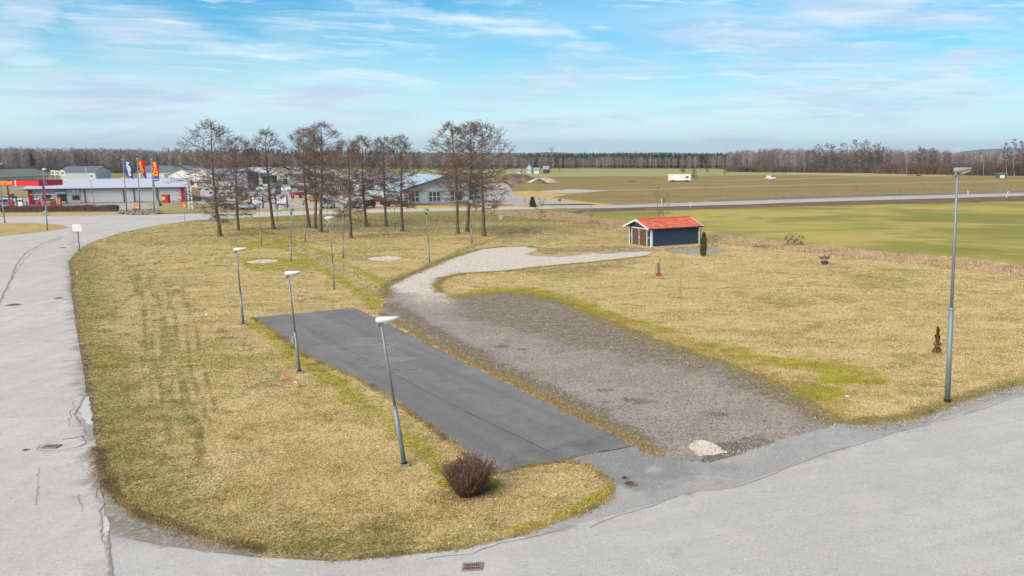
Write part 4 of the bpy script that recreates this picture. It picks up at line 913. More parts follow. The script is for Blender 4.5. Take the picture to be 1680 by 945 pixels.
bare_tree(1087,373,1088,318,34,'right bare young tree behind the blue shed',302,nl=15,base=.2,trunk_r=.06,twigr=.007,**kw)
bare_tree(970,373,969.5,343,9,'thin bare sapling on the ditch edge left of the shed',303,nl=9,base=.25,trunk_r=.04,twigr=.01,**kw)
bare_tree(888.5,366,889,328,20,'bare sapling on the ditch edge beside the small spruce',304,nl=12,base=.2,trunk_r=.05,twigr=.011,**kw)
for i, (u, v, h_, lb) in enumerate(((1292,404,14,'left twiggy shrub on the ditch bank'),(1302,405,16,'middle twiggy shrub on the ditch bank'),(1313,404,13,'right twiggy shrub on the ditch bank'))):
    bare_tree(u, v, u, v-h_-2, 13, lb, 310+i, name='shrub', cat='shrub', nl=9, base=.03, trunk_r=.02, twigr=.011, catk=False, group='twiggy shrubs on the ditch bank', bark=M_TWIG, twig=M_TWIG)

# ================================================================== SMALL PLANTS
def bush(u, v, wpx, hpx, label):
    B = G(u, v); k = B.length/FPX; r = wpx/2*k*.98; h = hpx*k*.9; R = random.Random(5); e = empty('bare_bush', B, 0, label, 'bush')
    st = [[], [], [], []]; tw = [[], [], [], []]; ck = []
    for i in range(520):
        az = R.uniform(0, 2*math.pi); q = math.sqrt(R.random()); b = Vector((math.cos(az), math.sin(az), 0))*q*.34; lean = q*.62*R.uniform(.5, 1.25)+.1*math.sin(az*3)*q; L = h*R.uniform(.6, 1.05)*(1-.08*q)*(.88+.22*vn(az*1.3, q, .6, 2))
        d = Vector((math.cos(az)*math.sin(lean), math.sin(az)*math.sin(lean), math.cos(lean))); p = b
        for s in range(4):
            n = p+d*L/4; r0 = .0075*(1-s*.17); st[0].append(p); st[1].append(n); st[2].append(r0); st[3].append(r0*.8)
            if s:
                for _ in range(3):
                    d2 = (d+Vector((R.gauss(0, .3), R.gauss(0, .3), R.gauss(.15, .25)))).normalized(); l = R.uniform(.1, .28); a = p.lerp(n, R.random()); c = a+d2*l; tw[0].append(a); tw[1].append(c); tw[2].append(.0055); tw[3].append(.003)
                    if R.random() < .35: ck.append(c)
            p = n; d = (d+Vector((R.gauss(0, .07), R.gauss(0, .07), .07))).normalized()
    M1 = simple('bush_stems', P(112,86,74), .9, var=.25, scale=6); M2 = simple('bush_twigs', P(136,106,90), .9, var=.25, scale=6)
    for nm, s, n, m_ in (('stems', st, 4, M1), ('twigs', tw, 3, M2)):
        V, F = seg_mesh(np.array([tuple(q) for q in s[0]]), np.array([tuple(q) for q in s[1]]), s[2], s[3], n); o = mesh_obj(nm, np_mesh(nm, V, F), m_, e); o['kind'] = 'stuff'
    mb = MB()
    for c in ck: mb.box(tuple(c), (.03, .03, .025), R.uniform(0, 3))
    o = mb.build('seed_heads', M1, e); o['kind'] = 'stuff'
bush(769, 812, 70, 69, 'dense round leafless brown bush at the corner of the parking strip')

def leafy(u, v, wpx, hpx, label, name, col1, col2, n=1600, leaf=.07, taper='spindle', stem=.04, seed=1, cat='shrub', lean=0.):
    B = G(u, v); k = B.length/FPX; h = hpx*k*1.02; r = wpx/2*k; rs_ = np.random.RandomState(seed); e = empty(name, B, 0, label, cat)
    s = rs_.uniform(.04, 1, n); rad_ = {'spindle': np.sin(np.pi*np.clip(s*.82+.14, 0, 1))**.8, 'cone': (1-s)**.7*(.8+.25*np.sin(s*23))+.06, 'ragged': (.4+.6*np.sin(np.pi*s*.9+.3))}[taper]*r
    az = rs_.uniform(0, 2*np.pi, n); bump = .72+.5*vn(az*1.6+3, s*9, 1., seed); q = np.sqrt(rs_.uniform(.25, 1, n))*rad_*bump
    C = np.c_[np.cos(az)*q+lean*s*h, np.sin(az)*q, s*h]; d = np.c_[np.cos(az)*.5, np.sin(az)*.5, np.ones(n)]+rs_.normal(0, .35, (n, 3)); d /= np.linalg.norm(d, axis=1)[:, None]
    side = np.cross(d, rs_.normal(0, 1, (n, 3))); side /= np.linalg.norm(side, axis=1)[:, None]; w = leaf*rs_.uniform(.5, 1.2, (n, 1))
    V = np.stack([C-side*w*.4, C+side*w*.4, C+d*w*1.7], 1).reshape(-1, 3); me = np_mesh('foliage', V, np.arange(n*3).reshape(-1, 3))
    cc = np.where(rs_.uniform(0, 1, (n, 1)) < .5, np.array([col1]), np.array([col2]))*rs_.uniform(.7, 1.3, (n, 1)); set_attr(me, 'tint', np.repeat(cc, 3, 0)); o = mesh_obj('foliage', me, M_TUFT, e); o['kind'] = 'stuff'
    MB().tube((0,0,0), (lean*h*.9, 0, h*.9), stem, stem*.3, 6).build('stem', M_BARK, e); return e
leafy(1153.5, 421, 11.5, 39, 'slim dark green columnar thuja in front of the shed corner', 'thuja', P(74,84,34), P(112,110,44), 2600, .08, 'spindle', lean=.03)
leafy(1537, 580, 15, 42, 'small dead brown conifer on the lawn near the tall lamp', 'dead_conifer', P(92,60,36), P(122,84,54), 1000, .055, 'cone', seed=4)
leafy(874, 340, 13, 15, 'small dark green spruce beside the road', 'small_spruce', P(58,72,36), P(92,100,48), 1500, .2, 'cone', seed=6, cat='tree')
# potted shrub
pB = G(1353, 434); e = empty('potted_shrub', pB, 0, 'small evergreen shrub in a dark blue pot on the lawn', 'potted plant'); k = pB.length/FPX
MB().lathe([(.3,0),(.34,.05),(.36,.34),(.33,.34),(.31,.26)], 14).build('pot', simple('blue_pot', P(58,72,96), .6), e)
rs_ = random.Random(3); mb = MB(); lf = MB()
for i in range(9):
    a = i*.7+rs_.random()*.4; tip = Vector((math.cos(a)*rs_.uniform(.2, .6), math.sin(a)*rs_.uniform(.2, .5), rs_.uniform(.62, .95))); mb.tube((math.cos(a)*.08, math.sin(a)*.08, .24), tip, .014, .008, 4)
    for j in range(26):
        c = tip+Vector((rs_.gauss(0, .09), rs_.gauss(0, .09), rs_.gauss(0, .07))); lf.add([c+Vector((rs_.gauss(0, .05), rs_.gauss(0, .05), rs_.gauss(0, .05))) for _ in range(3)], [(0,1,2)])
mb.build('stems', M_BARK, e)['kind'] = 'stuff'; lf.build('leaves', simple('evergreen_leaf', P(104,104,48), .8, var=.3, scale=8), e)['kind'] = 'stuff'
# staked sapling with a red guard
sB = G(1080.5, 453); e = empty('tree_guard', sB, .2, 'red brick-coloured planter box with three grey stakes on the lawn', 'planter')
mb = MB(); w_ = .4
for cx_, cy_, dx_, dy_ in ((0,-w_/2,w_,.05),(0,w_/2,w_,.05),(-w_/2,0,.05,w_-.05),(w_/2,0,.05,w_-.05)): MB().box((cx_, cy_, .13), (dx_, dy_, .26)).build('side_board', simple('red_box', P(176,84,58), .8), e)
for cx_, cy_, hh in ((-.1,-.05,1.25),(.1,.0,1.55),(.03,.12,1.2)): MB().box((cx_, cy_, hh/2), (.07, .07, hh)).build('stake', simple('grey_stake', P(122,122,108), .9, var=.15), e)
# hedge
def hedge():
    a = G(4, 348.5); b = G(193, 347); L = (b-a).length; an = math.atan2(b.y-a.y, b.x-a.x); e = empty('hedge', a, an, 'long low clipped brown leafless hedge before the petrol station', 'hedge'); n = 26000; rs_ = np.random.RandomState(9)
    x = rs_.uniform(0, L, n); y = rs_.uniform(-.6, .6, n); base = np.c_[x, y*.8, np.full(n, .02)]; h = rs_.uniform(.75, 1.15, n)*(.95+.25*vn(x, 0, 1.4, 4)); tip = np.c_[x+rs_.normal(0, .12, n), y+rs_.normal(0, .1, n), h]
    mid = base+(tip-base)*rs_.uniform(.2, .8, (n, 1)); sd_ = rs_.normal(0, .12, (n, 3))
    V, F = seg_mesh(np.vstack([base, mid]), np.vstack([tip, mid+sd_+[0, 0, .2]]), np.full(2*n, .03), np.full(2*n, .016), 3)
    o = mesh_obj('branches', np_mesh('branches', V, F), simple('hedge_twigs', P(128,106,94), .95, var=.25, scale=1.5), e); o['kind'] = 'stuff'
    MB().box((L/2, 0, .26), (L-.6, .4, .4)).build('inner_core', simple('hedge_core', P(70,56,50), .95, var=.3), e)  # dark solid box filling the inside of the hedge
hedge()

# ================================================================== FAR WOODS
def proto_bare(seed, wide=.34, n1=70, n2=130):
    R = np.random.RandomState(seed); V = []; F = []
    sv, sf = seg_mesh([(0,0,0),(R.normal(0,.01),0,.5)], [(R.normal(0,.01),0,.5),(0,0,.97)], [.014,.009], [.009,.002], 3); V.append(sv); tri = np.concatenate([sf[:, [0,1,2]], sf[:, [0,2,3]]]); F.append(tri); k = len(sv)
    def sliv(a, b, w):
        nonlocal k
        d = b-a; s = np.cross(d, R.normal(0, 1, d.shape)); s /= np.linalg.norm(s, axis=1)[:, None]+1e-9; v = np.stack([a-s*w, a+s*w, b], 1).reshape(-1, 3); V.append(v); F.append(np.arange(len(v)).reshape(-1, 3)+k); k += len(v)
    s = R.uniform(.22, .97, n1); az = R.uniform(0, 6.3, n1); L = wide*.5*np.sin(np.pi*np.clip(s*.85+.05, 0, 1))**.7*R.uniform(.6, 1.15, n1)+.04; el = R.uniform(.3, .95, n1)+.25*s
    a = np.c_[np.zeros(n1), np.zeros(n1), s]; b = a+np.c_[np.cos(az)*np.cos(el), np.sin(az)*np.cos(el), np.sin(el)]*L[:, None]*1.2; b[:, 2] = np.minimum(b[:, 2], 1.04); sliv(a, b, .0045)
    i = R.randint(0, n1, n2); q = R.uniform(.25, 1, (n2, 1)); a2 = a[i]*(1-q)+b[i]*q; sliv(a2, a2+R.normal(0, 1, (n2, 3))*[.05, .05, .03]+[0, 0, .045], .0042)
    return np.concatenate(V), np.concatenate(F)
def proto_conifer(seed):
    R = np.random.RandomState(seed); n = 110; s = R.uniform(.12, 1, n); az = R.uniform(0, 6.3, n); r = (1-s)*.16+.02
    c, sn = np.cos(az), np.sin(az); w = .03*(1.2-s); top = np.c_[c*r*.1, sn*r*.1, s+.05]; o = np.c_[c*r, sn*r, s-.04-.03*R.uniform(0, 1, n)]; pv = np.c_[-sn, c, np.zeros(n)]*w[:, None]*1.6
    V = np.stack([top, o-pv, o+pv], 1).reshape(-1, 3); F = np.arange(3*n).reshape(-1, 3); tv, tf = seg_mesh([(0,0,0)], [(0,0,.98)], [.014], [.003], 3); tf = np.concatenate([tf[:, [0,1,2]], tf[:, [0,2,3]]])+len(V)
    return np.concatenate([V, tv]), np.concatenate([F, tf])
def proto_scrub(seed):
    R = np.random.RandomState(seed); n = 60; a = np.c_[R.normal(0, .25, n), R.normal(0, .25, n), np.zeros(n)]; b = a*1.6+np.c_[R.normal(0, .12, n), R.normal(0, .12, n), R.uniform(.5, 1.05, n)]; s = np.cross(b-a, R.normal(0, 1, (n, 3))); s /= np.linalg.norm(s, axis=1)[:, None]
    return np.stack([a-s*.035, a+s*.035, b], 1).reshape(-1, 3), np.arange(3*n).reshape(-1, 3)
BARE = [proto_bare(i, .30+.05*(i % 4)) for i in range(7)]; CONI = [proto_conifer(20+i) for i in range(4)]; SCRUB = [proto_scrub(40+i) for i in range(3)]
def forest(name, front_px, depth, n, protos, h, cols, label, seed, wscale=1., hvar=.18):
    R = np.random.RandomState(seed); fp = GP(front_px); L = np.r_[0, np.cumsum(np.hypot(*np.diff(fp, axis=0).T))]; q = R.uniform(0, L[-1], n); dd = R.uniform(0, 1, n)*depth
    x = np.interp(q, L, fp[:, 0]); y = np.interp(q, L, fp[:, 1]); k = 1+dd/np.hypot(x, y); x *= k; y *= k; hs = np.interp(q, L, h if np.ndim(h) else [h]*len(L))*R.uniform(1-hvar, 1+hvar*.7, n)*(.86+.28*vn(x, y, 30, seed))
    Vs, Fs, Cs = [], [], []; k0 = 0; pi = R.randint(0, len(protos), n)
    for j, (PV, PF) in enumerate(protos):
        I = np.where(pi == j)[0]; m = len(I)
        if not m: continue
        a = R.uniform(0, 6.3, m); c, s = np.cos(a)[:, None], np.sin(a)[:, None]; hh = hs[I][:, None]; w = hh*wscale*R.uniform(.8, 1.25, (m, 1))
        V = np.stack([(PV[None, :, 0]*c-PV[None, :, 1]*s)*w+x[I][:, None], (PV[None, :, 0]*s+PV[None, :, 1]*c)*w+y[I][:, None], PV[None, :, 2]*hh-.1+np.zeros((m, 1))], 2)
        Vs.append(V.reshape(-1, 3)); Fs.append((PF[None]+(np.arange(m)*len(PV)+k0)[:, None, None]).reshape(-1, 3)); k0 += m*len(PV)
        ct = np.array(cols)[R.randint(0, len(cols), m)]*R.uniform(.75, 1.25, (m, 1)); Cs.append(np.repeat(ct, len(PV), 0))
    me = np_mesh(name, np.concatenate(Vs), np.concatenate(Fs)); set_attr(me, 'tint', np.clip(np.concatenate(Cs), 0, .9)); return tag(mesh_obj(name, me, M_TUFT), label, 'woods', None, 'stuff')
CB = [P(150,136,134), P(134,122,124), P(166,154,146), P(140,126,124), P(186,176,164)]
CC = [P(66,80,66), P(78,94,76), P(58,70,66)]
CS = [P(112,94,84), P(132,112,98), P(98,84,78)]
forest('bare_wood', [(-160,283),(0,283),(120,283),(230,283.5),(340,283)], 110, 1050, BARE, [13.2,13.4,12.8,12.4,11.8], CB, 'bare purple-grey wood behind the petrol station', 1, 1.15)
forest('scrub', [(-160,284),(340,284)], 60, 700, SCRUB, 4.5, CS, 'undergrowth at the foot of the left wood', 2)
forest('conifer_wood', [(120,276),(340,275.5),(560,275),(700,274.5)], 160, 520, CONI, [13,14.5,13.6,12.8], CC, 'dark conifer ridge behind the left wood', 3, 1.1)
forest('bare_wood', [(330,279.5),(560,278),(850,277.5)], 120, 800, BARE, [11.4,10.4,9.6], CB, 'bare wood beyond the industrial estate, seen through the alders', 4, 1.15)
forest('conifer_wood', [(640,275.5),(850,276),(1010,276),(1200,276.5)], 170, 1500, CONI, [9.6,10.0,11.0,10.2], CC, 'dark conifer wood across the far field', 5, 1.5, .2)
forest('bare_wood', [(660,278),(850,278),(930,277.3),(1080,277.2),(1230,278)], 60, 620, BARE, [8.8,9.2,7.8,7.6,8.4], CB, 'thin bare trees before the far conifer wood', 6, 1.1)
forest('bare_wood', [(1195,281.5),(1290,282.5),(1400,283.5),(1560,286),(1700,288.5),(1850,290)], 95, 1350, BARE, [10.6,11.6,12.4,11.2,11.2,11.2], CB, 'bare wood along the right side of the brown field', 7, 1.1)
forest('scrub', [(1440,285),(1560,287),(1700,289),(1850,291)], 40, 800, SCRUB, 6.2, CS, 'dense brown thicket in front of the right-hand wood', 8, .9)
forest('scrub', [(1195,282),(1440,284.5)], 45, 420, SCRUB, 4.2, CS, 'low thicket under the right-hand wood', 9)
SKT = [(1328,283,249,16),(1343,283,240,20),(1357,283,238,22),(1368,283,240,16),(1384,283.5,237,18),(1403,284,231,18),(1414,284,236,14),(1423,284,231,17),(1438,284,239,22),(1452,284,243,14),(1512,285,243,18),(1530,285.5,244,16),(1652,288.5,236,12),(1664,288.5,231,16),(1675,288.5,233,14),(1688,288.5,230,16)]
LBL = ['leftmost tall tree standing above the right wood','second tall tree of the row above the right wood','round-crowned tall tree of the row above the right wood','tall tree just right of the round-crowned one','lone tall tree between the two taller clusters','tallest tree on the skyline of the right wood','tall tree between the two highest skyline trees','second highest tree on the skyline of the right wood','broad dark tree beside the left wind turbine','tree just right of the left wind turbine','first of two trees midway between the turbines','second of two trees midway between the turbines','thin birch left of the tall birch clump','tallest birch at the right picture edge','birch beside the tallest one at the right edge','birch cut by the right picture edge']
fk = dict(catk=False, group=None, twigr=.045, dens=1.)
for i, ((u, b, tv_, w), lb) in enumerate(zip(SKT, LBL)):
    bk = (M_BARK if i < 12 else simple('pale_birch_bark', P(178,160,138), .9, var=.2))
    bare_tree(u, b, u+(i % 3-1), tv_, w, lb, 500+i, name='skyline_tree' if i < 12 else 'birch_tree', nl=26, base=.3, trunk_r=.16, bark=bk, twig=simple('far_twigs', P(122,106,98), .95, var=.2), **fk)
for i, (u, b, tv_, w, lb) in enumerate(((905,281,245,20,'tall bare tree behind the farmhouse'),(893,281,252,16,'bare tree left of the farmhouse chimney'),(918,281,252,14,'bare tree right of the farm sheds'),(1120,284,276,9,'small dark bush-like tree above the white trailer'),(1159,283,270,10,'low tree behind the trailer in the field'),(1189,288,266,10,'pale branching tree in the far meadow'),(1252,281,249,16,'round bare tree where the right wood begins'),(1556,289,254,22,'dark spreading tree in front of the right wood'),(1139,296,278,10,'leafless thicket tree right beside the white trailer'),(155,283,262,14,'pale tree in the left wood edge'))):
    bare_tree(u, b, u, tv_, w, lb, 560+i, name='bare_tree', nl=14, base=.15, trunk_r=.15, bark=M_BARK, twig=simple('far_twigs', None), **fk)
for i, (u, b, tv_, lb) in enumerate(((175,279,243,'broad pine rising over the left wood'),(189,279,245,'narrow pine right of the broad one'),(201,279,244,'pointed spruce over the left wood'),(216,279,246.5,'rightmost spruce over the left wood'),(54,283,247,'dark spruce in the left wood above the canopy'))):
    B = G(u, b); h = T(u, tv_, B.y).z; PV, PF = CONI[i % 4]; e = empty('conifer_tree', B, i, lb, 'tree'); me = np_mesh('crown', PV*np.array([h*(1.9 if i == 0 else 1.2)]*2+[h]), PF); set_attr(me, 'tint', np.array([P(50,64,48)])); mesh_obj('crown', me, M_TUFT, e)
    MB().tube((0,0,0), (0,0,h*.8), .2, .08, 6).build('trunk', M_BARK, e)

# ================================================================== POWER LINE
M_POLE = simple('grey_pole', P(150,142,134), .9, var=.1)
def power_line(pts, lab, hh=9.):
    tops = []
    for i, (u, v, tv_, w) in enumerate(pts):
        B = G(u, v); h = T(u, tv_, B.y).z
        if w.startswith('outside'): tops.append(B+Vector((0, 0, h-.35))); continue
        e = empty('power_pole', B, 0, f'wooden power pole {w}', 'power pole', 'power poles along the fields'); MB().tube((0,0,0), (0,0,h), .16, .11, 7).build('pole', M_POLE, e)
        MB().box((0, 0, h-.5), (1.8, .12, .14)).build('crossarm', M_POLE, e); tops.append(B+Vector((0, 0, h-.35)))
    P0, P1, n = [], [], 10
    for a, b in zip(tops, tops[1:]):
        for off in (-.8, 0, .8):
            pr = None
            for k in range(n+1):
                s = k/n; p = a.lerp(b, s)+Vector((off, 0, -1.2*4*s*(1-s)));
                if pr: P0.append(tuple(pr)); P1.append(tuple(p))
                pr = p
    V, F = seg_mesh(P0, P1, [.022]*len(P0), [.022]*len(P0), 3); tag(mesh_obj('power_lines', np_mesh('power_lines', V, F), simple('cable', P(120,122,126), .6)), lab, 'cables')
power_line([(-120,283,268,'outside left of the station'),(58,283,269,'behind the canopy'),(240,281,270,'behind the blue and red flags'),(420,279,268,'behind the slender third alder'),(620,279,267,'behind the middle alders'),(800,278.5,266,'behind the big right alders'),(995,278,265,'left of the white trailer'),(1147,281,267,'right of the white trailer'),(1320,283.5,266,'before the left part of the right wood'),(1487,287,264,'left of the tall lamp head'),(1613,289,262,'right of the tall lamp head'),(1780,291,261,'outside right')], 'thin overhead cables between the wooden power poles')

# ================================================================== WIND TURBINES
def turbine(u, v_hub, w, label, s):
    Y = 3600; B = Vector((T(u, 252, Y).x, Y, 0)); hub = T(u, v_hub, Y).z; e = empty('wind_turbine', B, 0, label, 'wind turbine', 'wind turbines on the horizon'); mt = simple('turbine_white', P(226,230,234), .5)
    MB().tube((0,0,0), (0,0,hub), 2.4, 1.5, 10).build('tower', mt, e, True); MB().box((0, 0, hub), (4, 9, 4)).build('nacelle', mt, e)
    for k in range(3):
        a = s+k*2.094; MB().add([(0,-6,hub),(2*math.cos(a+1.57),-6,hub+2*math.sin(a+1.57)),(math.cos(a)*w,-6,hub+math.sin(a)*w),(-1*math.cos(a+1.57),-5,hub-1*math.sin(a+1.57))], [(0,1,2),(0,2,3),(1,3,2),(0,3,1)]).build('blade', mt, e)
turbine(1437, 240, 48, 'left white wind turbine above the right wood', 1.7); turbine(1574, 242, 44, 'right white wind turbine left of the blue hill', 1.9)
mB = Vector((T(977, 252, 3000).x, 3000, 0)); MB().tube((0,0,0), (0,0,T(977, 243, 3000).z), 2.2, 1.2, 6).build('mast', simple('turbine_white', None)).location = mB; tag(bpy.data.objects['mast'], 'thin pale mast on the horizon above the conifers', 'mast')
mB = G(577, 300); o = MB().tube((0,0,0), (0,0,T(577, 221, mB.y).z), .14, .06, 6).build('antenna_mast', M_POLE); o.location = mB; tag(o, 'thin antenna mast rising between the middle alders', 'mast')

# ================================================================== BUILDINGS
def building(name, label, A, B, depth, eave, ridge, wallm, roofm, along=True, over=.5, gable_m=None, mono=False, cat='building'):
    """A,B: front base corners (world). along=True: ridge parallel to the front."""
    d = B-A; L = d.length; an = math.atan2(d.y, d.x); e = empty(name, A, an, label, cat)
    if along:
        rp = depth/2 if not mono else depth*.98
        MB().prism([(0,0),(depth,0),(depth,eave if not mono else ridge-.02),(rp,ridge),(0,eave)], 'x', 0, L).build('wall', wallm, e)
        k = (ridge-eave)/rp
        MB().prism([(-over,eave-k*over+.03),(rp,ridge+.03),(rp,ridge+.2),(-over,eave-k*over+.2)], 'x', -over, L+over).build('roof', roofm, e)
        if not mono: MB().prism([(depth+over,eave-k*over+.03),(depth+over,eave-k*over+.2),(rp+.01,ridge+.2),(rp+.01,ridge+.03)], 'x', -over, L+over).build('roof', roofm, e)
    else:
        MB().prism([(0,0),(L,0),(L,eave),(L/2,ridge),(0,eave)], 'y', 0, depth).build('wall', wallm, e); k = (ridge-eave)/(L/2)
        MB().prism([(-over,eave-k*over+.03),(L/2,ridge+.03),(L/2,ridge+.22),(-over,eave-k*over+.22)], 'y', -over, depth+over).build('roof', roofm, e)
        MB().prism([(L+over,eave-k*over+.03),(L+over,eave-k*over+.22),(L/2+.01,ridge+.22),(L/2+.01,ridge+.03)], 'y', -over, depth+over).build('roof', roofm, e)
    e['L'] = L; return e
M_GLASS = simple('window_glass', (.05,.06,.07), .15, var=.2, scale=.6, spec=.7)
def window(e, x, z, w, h, nx, ny, fm, tm=None, y=-.02):
    if tm: MB().box((x, y-.01, z), (w+.3, .05, h+.3)).build('window_trim', tm, e)
    f = MB(); b = .09
    for k in range(nx+1): f.box((x-w/2+w*k/nx, y-.06, z), (b, .08, h+b))
    for k in range(ny+1):
        for j in range(nx): f.box((x-w/2+w*(j+.5)/nx, y-.06, z-h/2+h*k/ny), (w/nx-b, .078, b))
    fo = f.build('window', fm, e)
    for j in range(nx):
        for k in range(ny): MB().box((x-w/2+w*(j+.5)/nx, y-.045, z-h/2+h*(k+.5)/ny), (w/nx-b, .03, h/ny-b)).build('pane', M_GLASS, fo)
M_HALLW = simple('grey_cladding', P(216,218,222), .7, var=.05); M_HALLR = simple('light_metal_roof', P(206,210,224), .6, var=.05); M_RED = simple('red_trim', P(196,30,44), .55); M_NAVY = simple('navy_trim', P(62,58,92), .6)
A = G(50, 335.8); Bq = G(304, 330.5); hall = building('service_hall', 'long low grey metal hall with red corner posts and pale roof', A, Bq, 20, 3.5, 5.05, M_HALLW, M_HALLR, over=.9); L = hall['L']
MB().box((L/2, -.86, 3.22), (L+1.8, .1, .22)).build('gutter', M_NAVY, hall)
MB().box((L/2, -.8, 3.42), (L+1.8, .06, .1)).build('eave_trim', M_RED, hall)
for x_ in (.2, L-.35): MB().box((x_, -.1, 1.72), (.75, .3, 3.4)).build('corner_post', M_RED, hall)
def hx(u): r = ray(u, 320); nrm = Vector((-(Bq-A).y, (Bq-A).x, 0)); t_ = (A.x*nrm.x+A.y*nrm.y)/(r.x*nrm.x+r.y*nrm.y); return (Vector((r.x*t_, r.y*t_, 0))-Vector((A.x, A.y, 0))).dot((Bq-A).normalized())
for u in (108, 139, 203, 220, 259): MB().box((hx(u), -.12, 1.6), (.16, .14, 3.1)).build('downpipe', M_NAVY, hall)
for k in range(9): MB().box((L/2, -.03, .35+k*.34), (L-.9, .02, .02)).build('cladding_rib', M_HALLW, hall)
window(hall, hx(124.5), 1.35, 1.5, 1.2, 1, 1, M_WHITE, M_RED); window(hall, hx(101), 1.45, 1.3, 1.4, 1, 1, M_DARK, M_RED); window(hall, hx(76), 1.45, 1.3, 1.2, 1, 1, M_DARK, M_RED)
MB().box((hx(125), -.4, 3.0), (1.1, .5, .55)).build('air_unit', M_WHITE, hall); MB().lathe([(.2,0),(.2,.06)], 10, (hx(126), -.69, 2.8)).build('air_unit_fan', M_DARK, hall)
sg = MB().box((hx(99), -.3, 2.5), (2.2, .2, .7)).build('wall_sign', simple('teal_sign', P(96,168,190), .5), hall)
for k in range(7): MB().box((hx(99)-.84+k*.28, -.42, 2.55), (.18, .03, .3)).build('sign_letter', M_WHITE, hall)
MB().box((L/2, -.05, .1), (L-1.6, .16, .2)).build('plinth', simple('concrete', None), hall)
for u in (136, 228): MB().box((hx(u), -.5, .18), (1., .6, .35)).build('kerb_block', simple('concrete', None), hall)

# gabled grey building
A = G(662, 337.2); Bq = G(800, 332.6); M_GAW = simple('pale_boards', P(196,202,214), .75, var=.05); M_GAR = simple('pale_blue_roof', P(176,198,212), .6, var=.05); M_GAT = simple('dark_teal_trim', P(74,88,94), .6)
gb = building('gabled_building', 'pale grey wooden building with a wide low gable and white mullioned windows', A, Bq, 26, 3.3, 6.1, M_GAW, M_GAR, along=False, over=.9); L = gb['L']; kk = (6.1-3.3)/(L/2)
for s in (-1, 1):
    MB().prism([(L/2, 6.36), (L/2+s*(L/2+.95), 6.36-kk*(L/2+.95)), (L/2+s*(L/2+.95), 5.9-kk*(L/2+.95)), (L/2, 5.9)], 'y', -1.0, -.88).build('barge_board', M_GAT, gb)
for k in range(10): MB().box((L/2, -.02, .4+k*.3), (L-.1, .03, .03)).build('board_line', M_GAW, gb)
MB().box((L/2, -.06, .12), (L+.1, .16, .5)).build('plinth', simple('concrete', None), gb)
for uc, w_, nx in ((680.5, 1.7, 2), (711.5, 2.6, 3), (747, 2.6, 3), (776.5, 1.9, 2)):
    x_ = (uc-662)/(800-662)*L; window(gb, x_, 1.75, w_, 2.1, nx, 2, M_WHITE, M_GAT)
MB().box((.1, -.1, 1.6), (.25, .25, 3.1)).build('corner_board', M_WHITE, gb)
MB().box((.75, -.45, 1.5), (.9, .7, 2.5)).build('entrance', simple('mottled_panel', P(170,142,152), .8, var=.35, scale=1.2), gb)

M_GRW = simple('grey_wall', P(176,178,182), .8); M_WHW = simple('white_wall', P(214,220,220), .7); M_GRR = simple('grey_roof', P(150,157,166), .8, var=.06); M_DGR = simple('dark_roof', P(116,124,132), .8, var=.06); M_CRW = simple('cream_wall', P(216,214,200), .8); M_BRW = simple('brown_wall', P(186,182,178), .8)
def pbuild(name, label, u0, v0, u1, v1, depth, eave, ridge, wm, rm, along=True, mono=False, wins=0, wm2=None, doors=0):
    e = building(name, label, G(u0, v0), G(u1, v1), depth, eave, ridge, wm, rm, along, .4, None, mono); L = e['L']
    for k in range(wins): window(e, L*(k+.5)/wins, eave*.55, min(1.6, L/wins*.5), eave*.3, 2, 1, M_WHITE)
    for k in range(doors): MB().box((L*(k+.5)/doors, -.06, eave*.35), (L/doors*.5, .1, eave*.7)).build('gate', wm2 or M_GRR, e)
    return e
pbuild('warehouse', 'long warehouse with a dark roof and white wall behind the grey hall', 100,296.5,158,296,22,3.6,5.6,M_WHW,M_DGR,True)
pbuild('warehouse', 'white-gabled warehouse with dark grey roof behind the flags', 226,291.5,322,291.0,26,2.6,5.2,M_WHW,M_DGR,True,doors=5)
pbuild('greenhouse_hall', 'low cream hall behind the canopy with a sloping green-grey roof', -60,302,98,295.5,22,1.9,4.6,M_CRW,simple('greygreen_roof', P(124,128,116), .8),True)
pbuild('low_store', 'long pale low store behind the parked cars', -60,313,47,311,6,1.7,2.2,simple('pale_green_wall', P(196,204,190), .7),M_WHITE,True)
pbuild('white_hall', 'white hall with grey gable roof behind the leftmost alder', 322,303,352,302,16,3.2,5.6,M_WHW,M_GRR,True,wins=3)
pbuild('grey_hall', 'light hall with grey roof seen between the first two alders', 356,308,408,306,14,4.2,5.9,M_WHW,M_GRR,True,wins=4,doors=2)
pbuild('corrugated_store', 'tall blue-grey corrugated store between the second and third alder', 408,313,426,312.2,8,5.4,5.7,simple('bluegrey_steel', P(138,144,154), .7),M_DGR,True,mono=True,doors=1)
pbuild('workshop', 'workshop with dark eaves and white doors left of the clustered alders', 428,302,478,300.5,16,4.0,5.8,M_GRW,M_WHITE,True,doors=4,wm2=M_WHITE)
pbuild('green_door_store', 'small store with a tall green door by the third alder', 448,312,456,311.6,4,4.2,4.3,simple('green_steel', P(52,104,92), .6),M_DGR)
pbuild('storage_hall', 'grey storage hall behind the trio of alders', 486,305,556,303,18,4.2,6.4,M_BRW,simple('silver_roof', P(188,192,196), .6),True,wins=5,doors=3,wm2=M_WHITE)
pbuild('brick_house', 'brown brick workshop behind the forward middle alder', 528,321,580,319.5,9,3.2,4.6,simple('brown_brick', P(160,140,128), .85, var=.15),M_GRR,True,wins=4)
pbuild('office_block', 'pale office block with white bands behind the narrow middle alders', 584,309,650,307,14,4.6,4.9,M_WHW,M_GRR,True,mono=True,wins=7)
pbuild('green_house', 'grey-green wooden building left of the gabled building', 622,327,660,326,9,3.6,5.0,simple('greengrey_boards', P(120,124,120), .8),M_GRR,True,wins=4)
